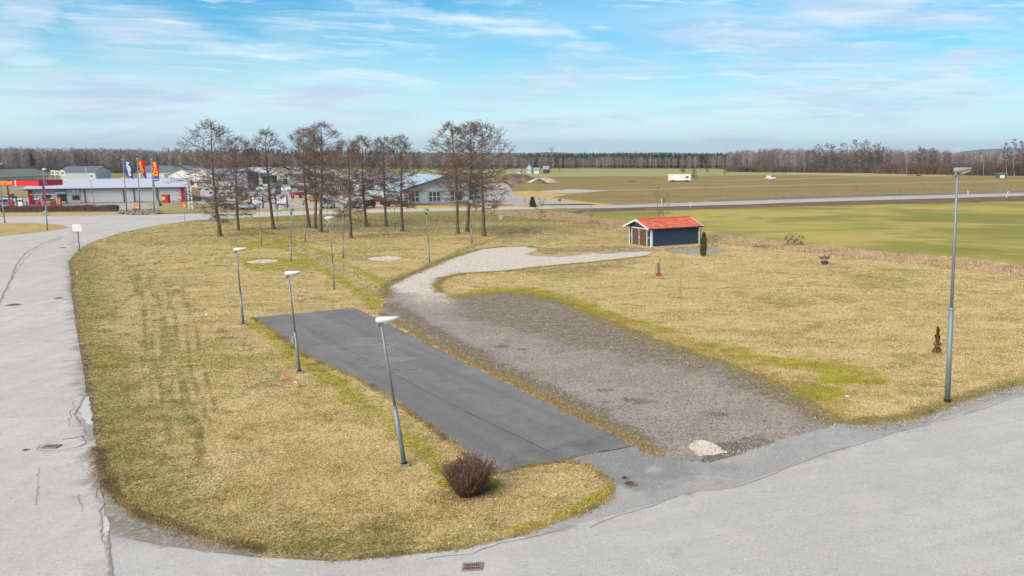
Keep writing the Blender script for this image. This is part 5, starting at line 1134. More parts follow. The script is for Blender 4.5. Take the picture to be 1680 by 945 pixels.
pbuild('farmhouse', 'small pale blue farmhouse with steep gable in front of the far wood', 864,284.5,872,284.5,6,3.4,5.3,simple('pale_blue_wall', P(186,204,214), .7),M_GRR,False,wins=2)
pbuild('farm_shed', 'white farm shed right of the pale farmhouse', 876,285,884.5,285,4,2.2,3.2,M_WHW,M_GRR,True)
pbuild('red_barn', 'small dark red barn right of the farmhouse', 891,284.5,900,284.5,5,2.4,4.0,simple('falu_red', P(112,48,50), .8),M_GRR,True)
pbuild('farm_garage', 'low pale green garage left of the farmhouse', 848,284.6,854,284.6,4,1.6,2.4,simple('mint_wall', P(176,206,190), .8),M_GRR,True)
pbuild('utility_hut', 'small dark green utility hut before the right wood', 1637,292,1651.5,292,3,1.9,2.15,simple('hut_green', P(84,110,90), .8),M_DGR,True,doors=1,wm2=M_WHITE)
# round tanks on the cream hall's yard
for i in range(5):
    B = G(51+i*7, 296); z = T(51, 289.5, B.y).z; o = MB().lathe([(.0,-.8),(.7,-.75),(.8,0),(.7,.6),(.1,.8)], 12, (0,0,.8)).build('storage_tank', simple('steel_tank', P(170,182,190), .4, .3), None, True); o.location = (B.x, B.y, T(51, 291.5, B.y).z-1.0); tag(o, ['first','second','third','fourth','fifth'][i]+' round steel tank from the left behind the canopy', 'tank', 'round steel tanks in a row')

# ================================================================== PETROL STATION
M_FUEL = simple('canopy_red', P(226,22,34), .5, var=.03); M_YEL = simple('sign_yellow', P(244,196,48), .5, var=.03); M_COLR = simple('column_red', P(168,44,62), .6)
cn = G(68, 342); cz0 = T(68, 305, cn.y).z; cz1 = T(68, 296.3, cn.y).z; cl = T(-60, 300, cn.y+1.5); cl.z = 0
d = (cn-cl); L = d.length; can = empty('fuel_canopy', cl, math.atan2(d.y, d.x), 'red petrol station canopy with yellow lettering', 'canopy')
MB().box((L/2, 3.1, (cz0+cz1)/2), (L, 6.2, cz1-cz0)).build('fascia', M_FUEL, can)
MB().box((L/2, 3.1, cz0-.04), (L-.6, 5.6, .06)).build('soffit', M_WHITE, can); MB().box((L/2, 3.1, cz1+.03), (L+.06, 6.26, .06)).build('roof_cap', M_NAVY, can)
def lx(u): return (T(u, 300, cn.y).x-cl.x)/math.cos(can.rotation_euler.z)
for u, w in ((3, 0), (70, 0)):
    MB().tube((lx(u)-.5 if u > 20 else lx(u), .6, 0), (lx(u)-.5 if u > 20 else lx(u), .6, cz0), .16, n=8).build('column', M_COLR, can)
MB().box((lx(23), -.05, (cz0+cz1)/2), (.25, .06, cz1-cz0+.1)).build('fascia_joint', M_WHITE, can)
def text(s, size, mat, parent, loc, rot, name='lettering', shear=0., sx=1., ext=.015):
    c = bpy.data.curves.new(name, 'FONT'); c.body = s; c.size = size; c.extrude = ext; c.align_x = 'CENTER'; c.align_y = 'CENTER'; c.shear = shear; c.offset = size*.025
    tmp = bpy.data.objects.new('tmp', c); COL.objects.link(tmp); dg = bpy.context.evaluated_depsgraph_get(); me = bpy.data.meshes.new_from_object(tmp.evaluated_get(dg)); bpy.data.objects.remove(tmp)
    o = mesh_obj(name, me, mat, parent); me.materials.clear(); me.materials.append(mat); o.location = loc; o.rotation_euler = rot; o.scale = (sx, 1, 1); return o
text('QSTAR', 1.0, M_YEL, can, (lx(4), -.04, (cz0+cz1)/2), (math.pi/2, 0, 0), shear=.25)
text('Q', .95, M_YEL, can, (L+.03, 1.6, (cz0+cz1)/2), (math.pi/2, 0, math.pi/2))
def pump(u, v, label, colr):
    B = G(u, v); e = empty('fuel_pump', B, .1, label, 'fuel pump', 'fuel pumps under the canopy'); MB().box((0,0,.1), (1.0,.6,.2)).build('base', M_CONC, e); MB().box((0,0,.7), (.85,.5,1.0)).build('lower_panel', colr, e); MB().box((0,0,1.45), (.8,.45,.5)).build('display', M_LHEAD, e)
    MB().box((0,-.24,1.5), (.5,.03,.28)).build('screen', M_DARK, e); MB().box((-.46,0,1.3), (.1,.2,.5)).build('nozzle', M_BLACK, e); MB().box((0,0,1.8), (.9,.5,.2), 0).build('top_sign', M_WHITE, e)
pump(18.5, 340, 'red fuel pump at the far left before the parked cars', M_FUEL); pump(35, 341, 'white and green fuel pump right of the red one', M_WHITE); pump(63, 340.5, 'red fuel pump beside the standing person', M_FUEL); pump(88, 339.5, 'red fuel pump with a blue-white display, rightmost', M_FUEL)
B = G(99, 339.5); e = empty('station_sign', B, .1, 'tall narrow red and yellow station sign at the end of the pumps', 'sign'); MB().box((0,0,1.05), (.55,.3,2.1)).build('panel', M_FUEL, e); MB().box((0,-.17,1.2), (.25,.03,1.4)).build('panel_stripe', M_YEL, e)
B = G(78, 337.5); e = empty('notice_board', B, 0, 'small orange notice board behind the pumps', 'sign'); MB().box((0,0,1.3), (1.1,.1,.55)).build('panel', simple('orange_panel', P(232,96,40), .6), e)
for x_ in (-.4, .4): MB().tube((x_,0,0), (x_,0,1.1), .05).build('post', M_WHITE, e)
a = G(50, 336.5); b = G(97, 335.6); dd_ = b-a; e = empty('pipe_frame', a, math.atan2(dd_.y, dd_.x), 'pink-white pipe frame behind the fuel pumps', 'frame'); Lf = dd_.length
MB().tube((0,0,2.25), (Lf,0,2.25), .08).build('top_rail', simple('pinkish_white', P(226,196,200), .6), e)
for k in range(5): MB().tube((Lf*k/4,0,0), (Lf*k/4,0,2.25), .07).build('post', M_COLR, e)
for u in (28.5, 44.5):
    o = MB().tube((0,0,0), (0,0,1.4 if u > 40 else 1.9), .2, .18, 8).build('bollard', simple('grey_bollard', P(122,122,126), .8)); o.location = G(u, 341); tag(o, 'thick grey bollard '+('right of the white and green pump' if u > 40 else 'between the two left pumps'), 'bollard', 'bollards at the pumps')

# flags
def flag(bu, bv, tu, tv, left, right, mat, label, rows=None, mat2=None):
    B = G(bu, bv); Tp = T(tu, tv, B.y); e = empty('flagpole', B, 0, label, 'flagpole', 'flagpoles in the rock bed'); MB().tube((0,0,0), Tp-B, .11, .06, 8).build('pole', M_LHEAD, e, True); MB().lathe([(.09,0),(.12,.07),(.02,.18)], 8, Tp-B).build('finial', M_WHITE, e)
    n = 14; m = 8; V = []; F = []
    lw = [T(u, v, B.y)-B for u, v in left]; rw_ = [T(u, v, B.y)-B for u, v in right]
    def ip(l, s): s *= len(l)-1; i = min(int(s), len(l)-2); return l[i].lerp(l[i+1], s-i)
    for i in range(n+1):
        s = i/n; a = ip(lw, s); b = ip(rw_, s)
        for j in range(m+1): w = j/m; V.append(a.lerp(b, w)+Vector((0, .12*math.sin(w*7+s*4)*w-.05, 0)))
    cut = n if not mat2 else int(n*.8)
    f1 = [(i*(m+1)+j, i*(m+1)+j+1, (i+1)*(m+1)+j+1, (i+1)*(m+1)+j) for i in range(n) for j in range(m)]
    fo = mesh_obj('flag', np_mesh('flag', V, np.array(f1), True), mat, e)
    if mat2:
        fo.data.materials.append(mat2)
        for p in fo.data.polygons:
            if p.index//m >= cut: p.material_index = 1
    return e, ip, lw, rw_, fo
M_FB = simple('flag_blue', P(18,72,164), .7, var=.06); M_FR = simple('flag_red', P(216,28,40), .7, var=.06); M_FB2 = simple('flag_lightblue', P(14,96,186), .7, var=.06); M_WT = simple('flag_white', P(235,238,242), .7, var=.02)
e, ip, lw, rw_, fo = flag(208,348.5,202,262, [(204,263.5),(206,276),(206.5,288.5)], [(210,267),(217.5,272),(218,282),(220.3,294.5)], M_FB, 'flagpole with a hanging dark blue flag lettered in white')
text('AdBlue', .92, M_WT, fo, ip(lw,.5).lerp(ip(rw_,.52), .58)+Vector((0,-.28,0)), (math.pi/2, rad(90-9), 0), sx=1.)
e, ip, lw, rw_, fo = flag(230,347,225,260.5, [(226.5,261.5),(229,277),(238.5,292.5)], [(238,266),(238.5,276),(241.5,294.5)], M_FR, 'flagpole with a folded red flag tipped blue, middle one', mat2=M_FB2)
text('QSTAR', .7, M_YEL, fo, ip(lw,.42).lerp(ip(rw_,.42), .5)+Vector((0,-.28,0)), (math.pi/2, rad(-90-12), 0), sx=1.)
e, ip, lw, rw_, fo = flag(253.5,348.5,248,262.3, [(250,263.5),(251,280),(252,298)], [(257.5,267.5),(261.5,276),(261.5,286),(262.3,296.5)], M_FR, 'flagpole with a spread red flag banded blue, rightmost', mat2=M_FB2)
text('STAR', .85, M_YEL, fo, ip(lw,.3).lerp(ip(rw_,.3), .55)+Vector((0,-.28,0)), (math.pi/2, rad(-90-4), 0)); 
qp = ip(lw,.62).lerp(ip(rw_,.62), .5)+Vector((0,-.28,0)); text('Q', 1.1, M_YEL, fo, qp, (math.pi/2, rad(-15), 0)); text('PREMIUM', .26, M_WT, fo, ip(lw,.92).lerp(ip(rw_,.92), .5)+Vector((0,-.28,0)), (math.pi/2, 0, 0))
M_GRN = simple('logo_green', P(54,110,60), .7); M_FY = simple('logo_yellow', P(228,206,40), .7)
for i, (u0, v0, u1, v1, bu, w) in enumerate(((83,279,91,288,84,'leftmost'),(91,279.5,99,288,92.5,'second'),(99,279,107,288.5,101,'third'),(146.5,284.5,154,293,143,'separate, right-hand'))):
    B = G(bu, 300); tpz = T(bu, 278 if i < 3 else 275, B.y).z; e = empty('company_flag', B, 0, w+' white flag with a round green and yellow emblem', 'flag', 'white emblem flags behind the grey hall'); MB().tube((0,0,0), (0,0,tpz), .1, .07, 6).build('pole', M_WHITE, e)
    a = T(u0, v0, B.y)-B; b = T(u1, v1, B.y)-B; V = []; n = 8
    for k in range(n+1):
        q = k/n; x_ = a.x+(b.x-a.x)*q; V += [(x_, .12*math.sin(q*6), a.z-.25*q), (x_, .12*math.sin(q*6), b.z+.25*(1-q))]
    f = mesh_obj('flag', np_mesh('flag', V, np.array([(2*k, 2*k+2, 2*k+3, 2*k+1) for k in range(n)]), True), M_WT, e); c = (a+b)/2
    MB().box((c.x, -.2, c.z), (.62*1.25, .04, .95)).build('emblem', M_GRN, f, bev=.02); MB().add([(c.x-.28,-.25,c.z-.1),(c.x-.1,-.25,c.z+.12),(c.x+.1,-.25,c.z+.1),(c.x+.3,-.25,c.z+.3),(c.x+.22,-.25,c.z+.02),(c.x+.3,-.25,c.z-.25),(c.x+.02,-.25,c.z-.05),(c.x-.2,-.25,c.z-.28)], [(0,1,2,6),(2,3,4),(2,4,6),(4,5,6),(0,6,7)]).build('leaping_animal', M_FY, f)
# rock bed
RB = GP([(192,349.5),(200,346.5),(222,345.2),(250,345.3),(266,347.5),(268,350),(250,352.2),(225,353),(205,352.3)])
sheet('rock_bed', outline([(192,349.5),(200,346.5),(222,345.2),(250,345.3),(266,347.5),(268,350),(250,352.2),(225,353),(205,352.3)], 1, .5, .2, 1), .05, simple('rock_soil', P(128,118,106), .95, var=.2), label='oval rock bed at the foot of the flagpoles')
x, y = in_poly(RB, 900); stones('boulders', x, y, .26, [P(150,140,130), P(120,112,104), P(176,166,154)], 'grey boulders filling the oval bed below the flags', .1)
# small signs and furniture
B = G(272, 333); e = empty('red_kiosk', B, 0, 'small red cabinet with a yellow panel beside the grey hall', 'cabinet'); MB().box((0,.2,.95), (1.5,.7,1.9)).build('body', simple('kiosk_red', P(168,28,40), .6), e); MB().box((-.3,-.17,1.05), (.55,.04,.8)).build('panel', M_YEL, e); MB().box((.4,-.17,1.1), (.5,.04,1.2)).build('panel', M_COLR, e)
B = G(225.5, 345); e = empty('station_board', B, -.15, 'low tilted orange board with a yellow emblem in the rock bed', 'sign'); MB().box((0,0,.62), (1.25,.12,.85), 0, .12).build('panel', simple('board_orange', P(224,70,40), .6), e); MB().box((.1,-.08,.68), (.75,.03,.42), 0, .12).build('stripe', M_YEL, e)
for x_ in (-.4,.4): MB().tube((x_,.05,0), (x_,.05,.4), .04).build('post', M_LHEAD, e)
text('Q', .6, M_YEL, e, (-.38,-.1,.62), (math.pi/2,0,0))
B = G(257, 338); e = empty('concrete_mast_foot', B, 0, 'grey concrete wedge carrying a leaning steel mast behind the rock bed', 'mast'); MB().add([(-1.6,-.6,0),(.9,-.6,0),(.9,.6,0),(-1.6,.6,0),(-.2,-.35,1.15),(.7,-.35,1.15),(.7,.35,1.15),(-.2,.35,1.15)], [(3,2,1,0),(4,5,6,7),(0,1,5,4),(1,2,6,5),(2,3,7,6),(3,0,4,7)]).build('foot', simple('concrete', None), e); tp_ = T(250, 293, B.y)-B; MB().tube((.35,0,.5), tp_, .28, .16, 8).build('mast', simple('grey_mast', P(136,140,144), .7), e)
B = G(313.5, 343); e = empty('price_pylon', B, 0, 'white ladder-like pylon with a small brown sign, left of the first alder', 'pylon'); hz_ = T(310, 293, B.y)-B
for x_ in (-.28, .28): MB().box((x_*1.2, 0, hz_.z/2), (.2, .2, hz_.z)).build('post', M_WHITE, e)
for k in range(7): MB().box((0, 0, .6+k*.85), (.5, .12, .12)).build('rung', M_WHITE, e)
MB().box((.7,-.05,hz_.z-.9), (.7,.1,1.0)).build('sign_panel', simple('brown_sign', P(128,52,44), .6), e)
def post_sign(bu, bv, tv, label, name='traffic_sign', pr=.035, pm=None, tu=None):
    B = G(bu, bv); tp = T(tu or bu, tv, B.y)-B; e = empty(name, B, 0, label, 'sign'); MB().tube((0,0,0), tp, pr, n=7).build('pole', pm or M_GALV, e); return e, tp, B
e, tp, B = post_sign(303, 364.5, 338, 'yellow yield sign with red border at the junction'); s = .5
MB().prism([(-s,.45),(s,.45),(0,-.42)], 'y', -.06, -.03).build('sign_plate', M_FUEL, e).location = tp; MB().prism([(-s*.66,.33),(s*.66,.33),(0,-.25)], 'y', -.085, -.062).build('sign_face', simple('yield_yellow', P(246,190,40), .5), e).location = tp
e, tp, B = post_sign(131, 413, 372, 'white blank notice board on a dark leaning post beside the left road', 'notice_board', .05, simple('dark_post', P(84,88,92), .6), 127)
MB().box((tp.x, -.06, tp.z-.12), (1.05, .05, .78)).build('sign_plate', simple('notice_white', P(226,230,232), .5), e)
for k in range(2): MB().box((tp.x, -.09, tp.z+.0-k*.2), (.7-.2*k, .015, .05)).build('faded_line', simple('faded_print', P(190,196,200), .6), e)
e, tp, B = post_sign(76.5, 376, 350, 'round grey back of a traffic sign on a post at the island', tu=75.5); MB().lathe([(.42,-.02),(.42,.02)], 20).build('sign_plate', M_LHEAD, e); q = bpy.data.objects[e.children[-1].name]; q.location = tp+Vector((0,-.1,0)); q.rotation_euler = (math.pi/2, 0, 0)
M_OR = simple('signal_orange', P(226,98,48), .6, var=.05)
def stake(p0, p1, label):
    e = empty('snow_stake', p0, 0, label, 'marker stake', 'orange snow stakes'); d = p1-p0
    for k in range(5): MB().tube(d*k/5, d*(k+1)/5, .028, n=6).build('band', M_OR if k != 1 else M_WHITE, e)
B = G(126, 459); stake(B, T(127.5, 421, B.y), 'upright orange snow stake at the left lawn edge'); stake(G(493, 634)+Vector((0,0,.06)), G(468, 618)+Vector((0,0,.06)), 'orange snow stake lying on the grass by the second lamp')
B = G(822, 360); e = empty('power_cabinet', B, 0, 'small grey electricity cabinet on the lawn near the road', 'cabinet'); MB().box((0,0,.42), (.62,.3,.84)).build('body', simple('cabinet_grey', P(178,188,194), .6), e); MB().box((0,0,.87), (.68,.36,.06)).build('lid', M_LHEAD, e); MB().tube((0,.1,.8), (0,.1,1.5), .02).build('rod', M_LHEAD, e)
B = G(861, 331.5); o = MB().box((0,0,.42), (.3,.3,.95), taper=.7).build('orange_post', M_OR); o.location = B; tag(o, 'short orange marker post by the asphalt drive', 'post')
e, tp, B = post_sign(917, 338, 328, 'dark double-post sign beside the highway verge'); MB().tube((.35,0,0), (.35,0,tp.z), .035).build('pole', M_GALV, e); MB().box((.15,-.05,tp.z), (.75,.06,.45)).build('sign_plate', simple('sign_back', P(84,92,98), .6), e)
for u, v, tv_, tu_, w in ((1085.6,334.5,323.5,None,'left one above the shed'),(1132.6,340.5,328.5,None,'right one above the shed'),(1588,319.5,310,None,'just right of the tall lamp'),(1651,324.5,311,1655,'leaning one near the right edge')):
    B = G(u, v); tp = T(tu_ or u, tv_, B.y)-B; e = empty('marker_post', B, 0, 'white roadside marker post, '+w, 'marker post', 'white marker posts on the highway'); MB().tube((0,0,0), tp*.86, .09, .08, 6).build('post', M_WHITE, e); MB().tube(tp*.86, tp, .085, .08, 6).build('top_band', M_BLACK, e)
for u, v, tv_, w in ((1405.5,323.5,310.5,'left'),(1476,325,312,'right')):
    e, tp, B = post_sign(u, v, tv_, f'round orange and yellow warning disc at the highway, {w} one'); MB().lathe([(.42,-.02),(.42,.02)], 18).build('sign_plate', simple('disc_orange', P(176,96,54), .6), e); q = e.children[-1]; q.location = tp+Vector((0,-.07,0)); q.rotation_euler = (math.pi/2,0,0)
    MB().lathe([(.3 if w == 'right' else .18,-.02),(.3 if w == 'right' else .18,.01)], 14).build('sign_face', simple('disc_yellow', P(170,130,60), .6), e); q = e.children[-1]; q.location = tp+Vector((0,-.1,0)); q.rotation_euler = (math.pi/2,0,0)
# guardrail
gp = GP([(1160,331.8),(1240,329.2),(1320,326.2),(1400,323.7),(1480,321.3),(1580,318.8),(1680,316.3),(1800,313)]); e = empty('guardrail', (gp[0][0], gp[0][1], 0), 0, 'long grey steel guardrail along the far side of the highway', 'guardrail'); mrail = simple('rail_steel', P(166,170,172), .5, .2)
off = Vector((gp[0][0], gp[0][1], 0)); q = []
for a, b in zip(gp, gp[1:]):
    m = max(1, int(np.hypot(*(b-a))/4.)); q += [Vector((*(a+(b-a)*k/m), 0))-off for k in range(m)]
for a, b in zip(q, q[1:]):
    n_ = Vector((-(b-a).y, (b-a).x, 0)).normalized()*.06; V = []
    for p_ in (a, b): V += [p_-n_+Vector((0,0,.42)), p_-n_*2.2+Vector((0,0,.5)), p_-n_+Vector((0,0,.58)), p_-n_*2.2+Vector((0,0,.68)), p_-n_+Vector((0,0,.76)), p_+Vector((0,0,.76)), p_+Vector((0,0,.42))]
    MB().add(V, [(i, (i+1) % 7, 7+(i+1) % 7, 7+i) for i in range(7)]).build('rail', mrail, e)
for p_ in q: MB().box((p_.x, p_.y+.12, .33), (.12, .14, .66)).build('post', mrail, e)

# white trailer, spoil heaps
B = G(1096, 298.3); e = empty('site_trailer', B, -.03, 'long white box trailer parked in the brown field', 'trailer'); k = B.y/FPX*1.005; L = 37*k; hh = 11.3*k
MB().box((L/2, 1.2, hh/2+.35), (L, 2.4, hh-.35)).build('body', simple('trailer_white', P(236,238,236), .5, var=.02), e, bev=.05)
MB().box((.35, -.02, hh/2+.35), (.08, .05, hh-.4)).build('door_post', M_LHEAD, e); MB().box((L*.84, -.02, hh*.66), (1.1, .04, .75)).build('logo_panel', simple('logo_dark', P(70,74,82), .6), e); MB().box((L*.7, -.02, hh*.66), (.9, .04, .12)).build('logo_line', simple('logo_dark', None), e); MB().box((L*.18, -.02, hh*.85), (.6, .04, .15)).build('logo_line', simple('logo_dark', None), e)
for x_ in (.18, .26, .78, .86): MB().tube((L*x_, .0, .38), (L*x_, .5, .38), .4, n=12).build('wheel', M_BLACK, e)
MB().box((L/2, 1.2, .4), (L*.96, 2.1, .22)).build('chassis', M_DARK, e)
def heap(u0, u1, vb, vt, label, mat, seed, squash=1., peak=.5, kind='spoil_heap'):
    a = G(u0, vb); b = G(u1, vb); L = (b-a).length; z = T((u0+u1)/2, vt, a.y).z; c = (a+b)/2; c.z = 0; n = 24; m = 8; V = [(0+(peak-.5)*L*.6, 0, z)]; F = []; R = np.random.RandomState(seed)
    for j in range(1, m+1):
        for i in range(n):
            w = 2*math.pi*i/n; r = j/m; rr_ = r*(1+.10*vn(i*.7, j*.1, 1, seed)); hz = z*(1-r)**.85*(.93+.14*vn(i*.6, j*.8, 1, seed+3)) if squash == 1 else z*(1-r**squash)*(.9+.2*vn(i*.7, j*.8, 1, seed+3)); V.append((math.cos(w)*rr_*L/2+(1-r)*(peak-.5)*L*.6, math.sin(w)*rr_*L/2*.7, max(-.02, hz if j < m else -.02)))
    for i in range(n): F.append((0, 1+i, 1+(i+1) % n))
    for j in range(m-1):
        for i in range(n): a_ = 1+j*n+i; b_ = 1+j*n+(i+1) % n; F.append((a_, a_+n, b_+n, b_))
    me = bpy.data.meshes.new(kind); me.from_pydata(V, [], F); me.polygons.foreach_set('use_smooth', [True]*len(me.polygons)); o = mesh_obj(kind, me, mat); o.location = c; tag(o, label, 'heap')
M_H1 = ground_mat('brown_soil', (P(118,100,86), P(136,116,98), P(104,88,78)), (.3, 1), (1.5, .35)).m; M_H2 = ground_mat('sand_heap', (P(206,186,160), P(188,168,142), P(214,196,172)), (.3, 1), (1.5, .2)).m; M_H3 = ground_mat('dark_gravel', (P(112,112,108), P(96,96,92), P(128,126,120)), (.3, 1), (1.5, .2)).m; M_H4 = ground_mat('grey_gravel_heap', (P(134,122,112), P(120,108,100), P(146,134,124)), (.3, 1), (1.5, .2)).m
heap(812, 880, 296, 285.5, 'large flat-topped dark brown soil heap in the field', M_H1, 1, 2.4); heap(828, 858, 300.6, 290.8, 'grey-brown gravel heap in front of the big soil heap', M_H4, 2); heap(866, 916, 299, 291.2, 'pale sand heap right of the soil heap', M_H2, 3, 2.0); heap(870, 899, 301, 292.8, 'dark gravel cone in front of the pale sand heap', M_H3, 4)
heap(1028, 1043, 298.5, 295.2, 'small brown dirt pile left of the white trailer', M_H1, 5); heap(1500, 1513, 288.8, 286.6, 'low dark brush pile before the right wood', simple('dark_brush', P(70,62,54), .9), 6, kind='brush_pile'); heap(1486, 1499, 288.2, 286.2, 'low brown brush pile left of the dark one', M_H1, 7, kind='brush_pile')
B = G(788, 303); o = MB().box((.9, 0, .9), (2.2, 1.2, 1.4)).build('blue_container', simple('container_blue', P(84,132,196), .6), None, bev=.04); o.location = B; o.location.z = T(790, 297, B.y).z-.2; 
bpy.data.objects.remove(o)
B = G(789, 322); e = empty('blue_sign', B, 0, 'small blue sign on a post seen through the rightmost alder', 'sign'); zz_ = T(789, 292.5, B.y).z; MB().tube((.6,.1,0), (.6,.1,zz_), .07).build('pole', M_GALV, e); MB().box((.6,0,zz_), (1.35,.1,.8)).build('sign_plate', simple('container_blue', P(84,132,196), .6), e)

# ================================================================== VEHICLES
def car(u, v, rz, label, body, kind='car', s=1., name='parked_car', cat='car'):
    B = G(u, v); e = empty(name, B, rz, label, cat); R = {'car': (4.4, 1.78, [(-2.2,.35),(-2.2,.85),(-1.9,.95),(-1.0,1.0),(1.75,1.02),(2.15,.95),(2.2,.35)], [(-1.15,.98),(-.45,1.45),(1.1,1.48),(1.85,1.0)]), 'suv': (4.6, 1.85, [(-2.3,.38),(-2.3,.95),(-2.0,1.08),(-1.1,1.12),(2.1,1.15),(2.3,1.0),(2.3,.38)], [(-1.2,1.1),(-.6,1.66),(1.75,1.68),(2.15,1.13)]), 'van': (4.9, 1.9, [(-2.45,.4),(-2.45,.95),(-2.1,1.15),(-1.6,1.2),(2.4,1.25),(2.45,.4)], [(-1.65,1.18),(-.9,1.95),(2.3,1.98),(2.42,1.22)])}[kind]
    L, W, lo, up = R; W *= s; mb = MB(); mb.prism([(a*s, b*s) for a, b in lo], 'y', -W/2, W/2); bo = mb.build('body', body, e, bev=.05)
    m2 = MB(); n = len(up); V = []
    for sgn in (-1, 1):
        for a, b in up: t_ = .92 if b < 1.3 else .78; V.append((a*s, sgn*W/2*t_, b*s))
    m2.add(V, [tuple(range(n)), tuple(range(2*n-1, n-1, -1))]+[(i, n+i, n+(i+1) % n, (i+1) % n) for i in range(n)]); m2.build('windows', M_GLASS, e)
    top = up[1], up[2]; MB().box(((top[0][0]+top[1][0])/2*s, 0, top[1][1]*s+.0), ((top[1][0]-top[0][0])*s, W*.78, .05)).build('roof', body, e)
    if kind == 'van': MB().box((.9*s, 0, 1.58*s), (2.6*s, W*.9, .76*s)).build('cargo_side', body, e)
    for x_ in (-L*.31*s, L*.31*s):
        for y_ in (-W/2+.06, W/2-.06):
            w = MB().tube((x_, y_-.1, .33*s), (x_, y_+.1, .33*s), .33*s, n=14).build('wheel', M_BLACK, e); MB().tube((x_, y_-.11, .33*s), (x_, y_+.11, .33*s), .19*s, n=10).build('rim', M_LHEAD, w)
    for y_ in (-.6, .6):
        MB().box((-L/2*s-.02, y_*s, .72*s), (.06, .34*s, .15*s)).build('headlight', M_WHITE, e); MB().box((L/2*s+.02, y_*s, .78*s), (.06, .3*s, .16*s)).build('tail_light', M_FUEL, e)
    return e
def paint(n, c): return simple(n, c, .25, var=.02, spec=.6)
c1 = car(20, 333.5, 2.6, 'white estate car with a dark roof box under the canopy', paint('car_white', P(220,226,232)), 'suv'); MB().box((.3,0,1.9), (2.0,.8,.32)).build('roof_box', M_BLACK, c1, bev=.08)
car(8, 338.5, 2.3, 'silver-blue car beside the canopy column', paint('car_silver', P(150,166,188)), 'car')
car(540, 341.5, 1.75, 'dark silver van parked nose-on behind the lamp hoods', paint('car_grey', P(120,122,126)), 'van', .9); car(579, 341, 1.5, 'dark green car half hidden by the forward middle alder', paint('car_green', P(70,86,80)), 'car'); car(601, 341.5, 1.4, 'dark brown off-roader behind the alder left of the red car', paint('car_brown', P(78,68,66)), 'suv')
car(619, 334, .25, 'dark red car parked left of the green-grey building', paint('car_red', P(150,30,46)), 'car'); car(647, 338.8, 3.1, 'dark grey estate car between the two narrow alders', paint('car_charcoal', P(66,72,74)), 'suv', 1.15)
car(380, 341.5, .2, 'dark blue car seen left of the second alder', paint('car_blue', P(58,72,104)), 'car'); car(404, 343, 3., 'silver car between the second and third alder', paint('car_silver', None), 'car'); car(352, 331, .1, 'grey car behind the leftmost alder', paint('car_grey', None), 'car')
car(612, 318, .3, 'white car in the row near the office block', paint('car_white', None), 'car'); car(628, 318, .3, 'silver car in the row near the office block', paint('car_silver', None), 'car'); car(436, 313, .2, 'white van parked by the workshop doors', paint('car_white', None), 'van'); car(466, 314, .1, 'white pickup-like van below the green tractor', paint('car_white', None), 'van')
v_ = car(1264, 294.7, 3.14, 'white van with an orange roof beacon in the brown field', paint('car_white', None), 'van', .88, 'field_van', 'van'); MB().box((-.5,0,1.85), (.25,.5,.15)).build('beacon', M_OR, v_)
for u, w in ((498, 'left'), (520, 'middle'), (560, 'right')): car(u, 312+(u == 520)*3, .2+u*.01, f'pale car in the yard behind the alder trio, {w} one', paint('car_pale', P(196,200,206)), 'suv')
# tractor, red trailer, banners
B = G(466, 307); e = empty('green_tractor', B, .2, 'bright green farm machine parked behind the third alder', 'tractor'); gm = simple('machine_green', P(50,128,48), .5)
MB().box((0,0,1.5), (2.6,1.2,.9)).build('body', gm, e, bev=.08); MB().box((.6,0,2.3), (1.2,1.1,.8)).build('cab', M_GLASS, e); MB().box((.6,0,2.75), (1.4,1.3,.12)).build('cab_roof', gm, e)
for x_, r_ in ((-1.0,.5),(.9,.85)):
    for y_ in (-.75,.75): MB().tube((x_,y_-.2,r_), (x_,y_+.2,r_), r_, n=14).build('wheel', M_BLACK, e)
B = G(477, 325); k = B.y/FPX; e = empty('red_trailer', B, .03, 'long dark red flatbed trailer behind the white banners', 'trailer'); MB().box((12*k,0,1.15), (23*k,1.8,.7)).build('bed', simple('trailer_red', P(160,28,50), .6), e)
for x_ in (5,18): MB().tube((x_*k,-.95,.4), (x_*k,-.6,.4), .4, n=12).build('wheel', M_BLACK, e)
def banner(u0, u1, vb, vt, label):
    a = G(u0, vb); b = G(u1, vb); z = T(u0, vt, a.y).z; d = b-a; L = d.length; e = empty('banner_wall', a, math.atan2(d.y, d.x), label, 'banner'); MB().box((L/2,0,z/2+.35), (L-.3,.06,z-.75)).build('panel', simple('banner_white', P(214,220,232), .6, var=.08, scale=.8), e)
    for x_ in (0, L): MB().box((x_,0,z/2), (.22,.22,z)).build('post', simple('banner_post', P(66,70,82), .6), e)
    MB().box((L/2,0,z-.02), (L-.25,.16,.14)).build('top_bar', simple('banner_post', None), e)
banner(413, 432, 341.5, 322, 'left white banner wall on dark posts by the road'); banner(453, 471.5, 340, 321, 'right white banner wall on dark posts by the road')
e, tp, B = post_sign(459.5, 344, 320, 'slim white post between banner wall and road', 'white_post', .09, M_WHITE); MB().box((0,0,.1), (.3,.3,.2)).build('foot', M_WHITE, e)
